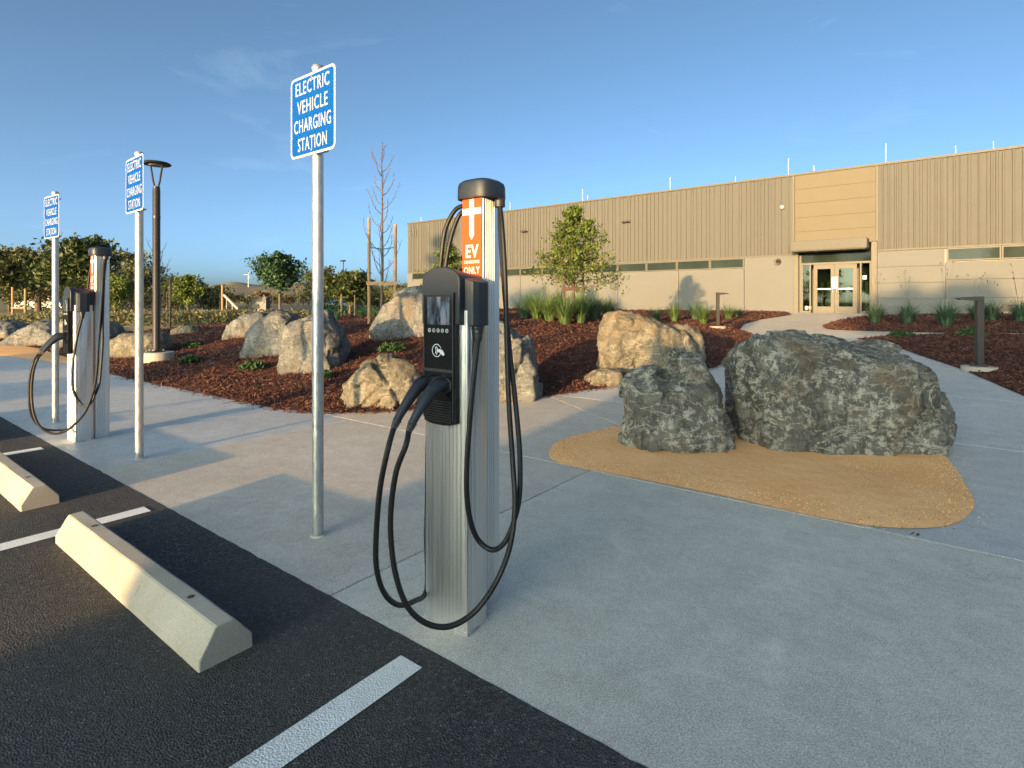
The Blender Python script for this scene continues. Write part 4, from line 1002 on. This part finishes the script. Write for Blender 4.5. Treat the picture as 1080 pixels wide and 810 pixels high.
for k, (px, Z, h, m) in enumerate(((692, 20.5, .5, 'grass_blue'), (711, 20.0, .6, 'grass_green'), (733, 21, .62, 'grass_blue'), (742, 18.6, .6, 'grass_green'), (768, 21, .5, 'grass_green'), (778, 21.5, .35, 'grass_blue'))):
    tuft('grass_clump', ('bluish' if 'blue' in m else 'bright green') + ' grass clump ' + ('beside the bronze bollard light' if px in (742, 768) else 'between the golden boulder and the wall'), BX(px, Z), h * 1.2, 240, .5, m, 60 + k, g2, plumes=3 if k in (2,) else 0)
g3 = 'grass clumps in the narrow bed right of the doors'
for k, (px, Z, h) in enumerate(((923, 17.6, .56), (957, 17.0, .58), (998, 15.9, .66), (1030, 17.5, .5), (1046, 17.2, .55), (1076, 16.6, .62))):
    tuft('grass_clump', 'blue green grass clump in the narrow bed under the right wall', BX(px, Z), h * 1.2, 320, .55, 'grass_blue', 80 + k, g3, plumes=6)
def shrub(label, base, rx, h, m, n, size, seed, group=None, name='low_shrub', cat='shrub'):
    rs = random.Random(seed); V, F = [], []
    for k in range(n):
        d = Vector((rs.gauss(0, 1), rs.gauss(0, 1), abs(rs.gauss(0, 1)))).normalized() * (rs.random() ** .4) * (1 + .35 * noise.noise((seed, k % 9, 1)))
        leaves(V, F, Vector((d.x * rx, d.y * rx, .02 + d.z * h)), rs, size)
    r = thing(name, label, cat, base, 0, group); MB().add(V, F).build('foliage', m, r)
    st_ = MB()
    for k in range(6): a = k * 1.05; st_.tube([(0, 0, -.05), (math.cos(a) * rx * .3, math.sin(a) * rx * .3, h * .5), (math.cos(a) * rx * .7, math.sin(a) * rx * .7, h * .75)], [.008, .006, .003], 4, False)
    st_.build('stems', 'bark', r); return r
for k, (px, py, l, rx, h) in enumerate(((201, 352 + 30, 'small green ground plant on the mulch by the lamp footing', .22, .12), (266, 389, 'flat green ground plant on the mulch slope below the leaning boulders', .26, .12),
        (415, 371, 'dark green ground plant between the two boulders by the bare tree', .3, .16), (343, 399, 'tiny ground plant at the foot of the dark slab boulder', .14, .10),
        (203, 366, 'pale ground plant in shaded mulch behind the lamp pole', .28, .14), (951, 355.5, 'low green plant beside the narrow side walk', .3, .14), (1024, 355, 'leafy green plant left of the dark bollard light', .32, .22),
        (262, 353, 'reddish shrub growing against the small pinkish boulder', .34, .34))):
    p = TP(px, py); shrub(l, p, rx, h, 'leaf_brown' if k == 7 else 'shrub_green', 260, .045, 100 + k)
# fallen reddish leaf bits on the joint of the pavement
for k, (px, py) in enumerate(((962, 564.5), (968, 566))):
    V, F = [], []; leaves(V, F, G(px, py) + Vector((0, 0, .012)), random.Random(k), .02); tag(MB().add(V, F).build('fallen_leaf', 'bark_red'), 'small red brown leaf lying in the pavement joint by the sand island', 'leaf', 'fallen leaves in the joint')

# ------------------------------------------------------------------ far side: trees, fence, hills
def far(px, Z, z=None): d = ray(px, 318); return Vector((d.x * Z, d.y * Z, hf(d.x * Z, d.y * Z) if z is None else z))
def ht(py, Z, z=.5): return H + (HOR - py) * Z / FPX - z
FT = [  # px, Z, top py, half width px, clear m, leaf material, leaves, size, shape, label
    (10, 46, 264, 34, 1.2, 'leaf_olive', 5200, .17, 'round', 'broad olive brown tree at the end of the tree row'),
    (48, 62, 268, 30, 1.0, 'leaf_brown', 3600, .2, 'round', 'rusty brown tree behind the rear sign'),
    (88, 40, 254, 33, 1.4, 'leaf_dark', 4200, .2, 'round', 'tall dark glossy tree above the rear charging station'),
    (138, 62, 268, 28, 1.2, 'leaf_olive', 3800, .18, 'round', 'olive tree behind the middle sign post'),
    (122, 34, 292, 17, .7, 'leaf_lime', 2600, .10, 'oval', 'small bright yellow green tree by the middle sign post'),
    (198, 36, 291, 14, .8, 'leaf_lime', 2600, .10, 'oval', 'small bright yellow green tree right of the lamp pole'),
    (184, 62, 297, 18, .3, 'leaf_dark', 2600, .18, 'round', 'dark bushy tree behind the lamp pole'),
    (222, 64, 306, 18, .3, 'leaf_dark', 2200, .18, 'round', 'low dark bushy tree left of the hill gap'),
    (295, 35, 268, 22, 1.7, 'leaf_green', 3600, .12, 'oval', 'spreading fresh green tree behind the leaning boulders'),
    (337, 60, 287, 22, .8, 'leaf_olive', 3000, .17, 'round', 'yellow olive tree behind the tall sign post'),
    (369, 27, 276, 20, 1.7, 'leaf_dark', 3000, .14, 'round', 'dark glossy round tree left of the bare tree'),
    (428, 62, 303, 20, .4, 'leaf_olive', 2400, .18, 'round', 'yellow olive tree at the building corner'),
    (398, 66, 308, 24, .3, 'leaf_olive', 2400, .18, 'round', 'low olive tree behind the bare tree stakes'),
    (-30, 50, 270, 30, 1.0, 'leaf_olive', 3000, .18, 'round', 'olive tree just beyond the broad brown tree'),
    (66, 70, 285, 40, .3, 'leaf_dark', 3400, .24, 'round', 'dark wide tree mass under the rear sign'),
    (150, 74, 296, 34, .3, 'leaf_dark', 3000, .24, 'round', 'dark low tree between sign post and lamp pole')]
for k, (px, Z, top, hw, cl, m, nl, sz, shp, lab) in enumerate(FT):
    tree('background_tree', lab, far(px, Z), ht(top, Z), cl, hw * Z / FPX, m, int(nl * 1.6), sz, 200 + k, 'trees across the road', .09, 'bark', 20, .5 if shp != 'vase' else 1.0, shp, 11)
for k, px in enumerate((228, 246, 262, 276, 290, 306, 320, 352, 384, 446 - 20)):
    Z = 105 + 6 * (k % 3); tree('background_tree', 'small distant tan tree in the row below the hills', far(px, Z), ht(309 + 3 * (k % 3), Z), .6, 11 * Z / FPX, 'leaf_brown' if k % 2 else 'leaf_olive', 700, .4, 240 + k, 'distant tree row', .1, 'bark', 14, .5, 'round', 12)
# palm
pb = far(40, 50); pr = thing('palm_tree', 'small palm with arching fronds behind the rear sign post', 'tree', pb)
MB().tube([(0, 0, -.1), (.05, 0, 1.2), (.1, .05, 2.5)], [.28, .22, .2], 10).build('trunk', 'bark', pr, True)
V, F = [], []; rs2 = random.Random(9)
for k in range(34):
    a = k * 2.4; e = Vector((math.cos(a), math.sin(a), 0)); lift = rs2.uniform(.1, 1.5); Lf = rs2.uniform(1.5, 2.1); prev = None
    for j in range(9):
        t = j / 8; c = Vector((.1, .05, 2.5)) + e * Lf * t * math.cos(lift * .6) + Vector((0, 0, Lf * (lift * t - (lift + .55) * t * t * .75))); s = Vector((-e.y, e.x, 0)); wv = .26 * math.sin(PI * min(1, t + .12)) + .02
        i = len(V)
        for q in (-1, 1): V += [tuple(c), tuple(c + s * q * wv + e * .12 + Vector((0, 0, -.08))), tuple(c + e * .06)]; F += [(i, i + 1, i + 2)]; i += 3
MB().add(V, F).build('fronds', 'leaf_olive', pr)
staking('pair of pale tan stakes standing at the broad olive tree', far(20, 42), ht(303, 42), .95, ht(325, 42), 'stake_wood', .08, ties=False)
staking('tall weathered stake pair behind the lamp pole', far(172, 22), ht(276, 22), .55, ht(315, 22), 'bark', .05, ties=True)
baretree('thin leafless tree behind the dark lamp pole', far(168, 22), ht(238, 22), 8, 18, .6, .04)
staking('pale thin stakes at the dark glossy tree', BX(367, 23), ht(310, 23, BX(367, 23).z), .55, 0, 'stake_wood', .028, ties=False)
# low planting strip beyond the mound and a clipped hedge
V, F = [], []; rs3 = random.Random(4)
for k in range(9000):
    px = rs3.uniform(-20, 330); Z = rs3.uniform(25, 35.5); c = far(px, Z); leaves(V, F, c + Vector((0, 0, rs3.random() ** 2 * .42)), rs3, .11)
tag(MB().add(V, F).build('ground_cover', 'grass_dry'), 'low green and yellow ground cover strip along the road', 'ground cover', None, 'stuff')
V, F = [], []
for k in range(5200):
    px = rs3.uniform(330, 430); Z = rs3.uniform(29, 32); leaves(V, F, far(px, Z) + Vector((0, 0, rs3.random() * .95)), rs3, .11)
hd_ = thing('hedge', 'dark green hedge behind the bare tree stakes', 'hedge', far(380, 30)); o = MB().add([(v[0] - hd_.location.x, v[1] - hd_.location.y, v[2] - hd_.location.z) for v in V], F).build('foliage', 'leaf_green', hd_)
for k, (px, Z) in enumerate(((356, 21), (381, 21.5), (393, 20.5))): tuft('grass_clump', 'dry yellow grass clump in front of the hedge', BX(px, Z), .5, 90, .35, 'grass_green', 130 + k, 'dry grass clumps at the hedge')
# fence
fn = thing('wire_fence', 'dark wire fence with posts along the road', 'fence', far(230, 60)); fo = fn.location
fp = [far(px, 60) for px in range(120, 345, 28)]
for p in fp: MB().tube([p - fo, p - fo + Vector((0, 0, 1.9))], .045, 6).build('post', 'dark_bronze', fn)
for z in (.25, 1.0, 1.8):
    MB().tube([fp[0] - fo + Vector((0, 0, z)), fp[-1] - fo + Vector((0, 0, z))], .02, 5).build('rail', 'dark_bronze', fn)
wr_ = MB(); a_, b_ = fp[0] - fo, fp[-1] - fo
for k in range(130):
    p = a_.lerp(b_, k / 129.0); wr_.tube([p + Vector((0, 0, .25)), p + Vector((0, 0, 1.8))], .008, 3, False)
wr_.build('wire_mesh', 'dark_bronze', fn)
# slanted pale frame and post beyond the fence, utility box, shed, far lamp, car
q = far(238, 58); sf = thing('loading_ramp', 'pale slanted ramp frame beside a tall post beyond the fence', 'ramp', q)
MB().tube([(-RT.x * .35, -RT.y * .35, 0), (-RT.x * .35, -RT.y * .35, ht(301, 58))], .12, 8).build('post', 'stake_wood', sf)
MB().tube([(-RT.x * .2, -RT.y * .2, 1.6), (RT.x * 1.3, RT.y * 1.3, .1)], .14, 6).build('ramp_deck', 'concrete_block', sf)
for t in (.2, .6): MB().tube([(RT.x * (t * 1.5 - .2), RT.y * (t * 1.5 - .2), 1.6 - 1.5 * t), (RT.x * (t * 1.5 - .2), RT.y * (t * 1.5 - .2), 0)], .05, 6).build('strut', 'concrete_block', sf)
q = far(275, 40); ub = thing('utility_box', 'dark utility cabinet by the fence', 'cabinet', q, YAW)
MB().box((-.55, -.35, 0), (.55, .35, 1.15)).build('cabinet', 'dark_bronze', ub, False, .03); MB().box((-.6, -.4, 1.152), (.6, .4, 1.2)).build('lid', 'dark_bronze', ub); MB().box((-.02, -.37, .1), (.02, -.352, 1.1)).build('door_seam', 'black_plastic', ub)
def shed(label, px, Z, wd, h, m1, m2):
    r = thing('distant_building', label, 'building', far(px, Z), YAW)
    MB().box((-wd / 2, 0, 0), (wd / 2, 6, h)).build('wall', m1, r); MB().box((-wd / 2 - .15, -.15, h + .002), (wd / 2 + .15, 6.15, h + .16)).build('roof', 'roof_membrane', r)
    for k in range(3): MB().box((-wd / 2 + wd * (.12 + .3 * k), -.03, h * .25), (-wd / 2 + wd * (.30 + .3 * k), -.002, h * .8)).build('window', m2, r)
shed('low pale building with blue windows beyond the hedge', 352, 80, 5.2, 2.8, 'panel_cream', 'sign_blue')
shed('low grey building under the palm', 46, 78, 9, 3.0, 'concrete_pale', 'window_glass')
q = far(362, 60); fl = thing('street_lamp', 'small distant street lamp above the dark glossy tree', 'street lamp', q)
MB().tube([(0, 0, 0), (0, 0, ht(276, 60))], [.09, .06], 8).build('pole', 'dark_bronze', fl); MB().box((-.35, -.15, ht(276, 60)), (.25, .15, ht(276, 60) + .14)).build('lamp_head', 'dark_bronze', fl)
q = far(50, 62); cr_ = thing('parked_car', 'pale blue car parked under the far trees', 'car', q, YAW)
bp = [(-2.1, .3), (2.1, .3), (2.15, .65), (2.0, .85), (1.2, .92), (.7, 1.38), (-.9, 1.42), (-1.6, .98), (-2.1, .9)]
MB().prism(bp, -.85, .85, lambda a, b, c: (a, c, b)).build('body', 'concrete_pale', cr_, False, .06, 2)
for s in (-1, 1): MB().prism([(-1.35, .98), (.98, .93), (.62, 1.3), (-.85, 1.34)], s * .852, s * .86, lambda a, b, c: (a, c, b)).build('window', 'window_glass', cr_)
for x in (-1.35, 1.35):
    for s in (-1, 1): MB().tube([(x, s * .7, .2), (x, s * .88, .2)], .33, 16).build('wheel', 'cable_rubber', cr_)
# wind turbine
q = far(262, 1500, 40); wt = thing('wind_turbine', 'tiny white wind turbine on the hill crest', 'wind turbine', q, YAW)
MB().tube([(0, 0, 0), (0, 0, 34)], [1.3, .8], 8).build('tower', 'rebar_white', wt)
for k in range(3): a = k * 2 * PI / 3 + .5; MB().tube([(0, -3, 34), (13 * math.sin(a), -3, 34 + 13 * math.cos(a))], [.8, .3], 5).build('blade', 'rebar_white', wt)
# hills
n1, n2 = 120, 14; V = []; F = []
for i in range(n1 + 1):
    px = -260 + (900) * i / n1
    for j in range(n2 + 1):
        Z = 900 + 1500 * j / n2; d = ray(px, 318); t = j / n2
        prof = 10 + 46 * S((px - 20) / 150) * .72 + 7 * noise.noise((px * .012, 2, 0)) + 4 * noise.noise((px * .035, 7, 0)) - 22 * S((px - 330) / 200)
        z = -2 + max(0, prof) * 1.75 * S(t * 1.05) + 10 * t * noise.noise((px * .03, t * 4, 3))
        V.append((d.x * Z, d.y * Z, z))
for i in range(n1):
    for j in range(n2): a = i * (n2 + 1) + j; F.append((a, a + n2 + 1, a + n2 + 2, a + 1))
o = MB().add(V, F).build('hills', 'hill_grass', None, 'all'); tag(o, kind='structure')

# ------------------------------------------------------------------ unseen wall added across the lot for the long evening shade, with trees
wy = -17.0
sw = thing('shade_wall', 'added unseen shade wall of grey block across the parking lot', 'wall', (12, wy, 0))
hw = 1.46 + math.tan(SUN_EL) * (2.0 - wy); xl = -2.95 - SK * (.8 - wy)
MB().box((xl - 12, -.12, 0), (-11.0, .12, hw - .08)).build('wall', 'concrete_block', sw)
MB().box((xl - 12.03, -.18, hw - .078), (-11.0, .18, hw)).build('cap', 'concrete_grey', sw)
MB().box((-10.998, -.14, 0), (26, .14, hw + .42)).build('wall', 'concrete_block', sw)
MB().box((-11.02, -.2, hw + .422), (26.05, .2, hw + .5)).build('cap', 'concrete_grey', sw)
for k, (x, y, h, r0, cl, nl, lab) in enumerate(((7.6, -33, 8.6, 2.5, 1.0, 9000, 'broad dense tree across the lot behind the high part of the added shade wall'), (13.5, -32, 8.8, 2.6, 1.0, 7000, 'wide dense tree across the lot at the far end of the added shade wall'),
        (-7.2, -32, 7.9, 1.1, 2.5, 3000, 'slim tree across the lot beyond the open end of the added shade wall'), (-12.6, -32, 8.6, 1.7, 2.5, 4000, 'medium olive tree across the lot in open ground'), (-19.6, -34, 13.4, 1.5, 2.5, 5000, 'tall slender tree across the lot in open ground'))):
    tree('lot_tree', lab, (x, y, -.12), h, cl, r0, 'leaf_olive', nl, .26, 300 + k, 'trees across the lot', .12, 'bark', 22, .4, 'round', 12)
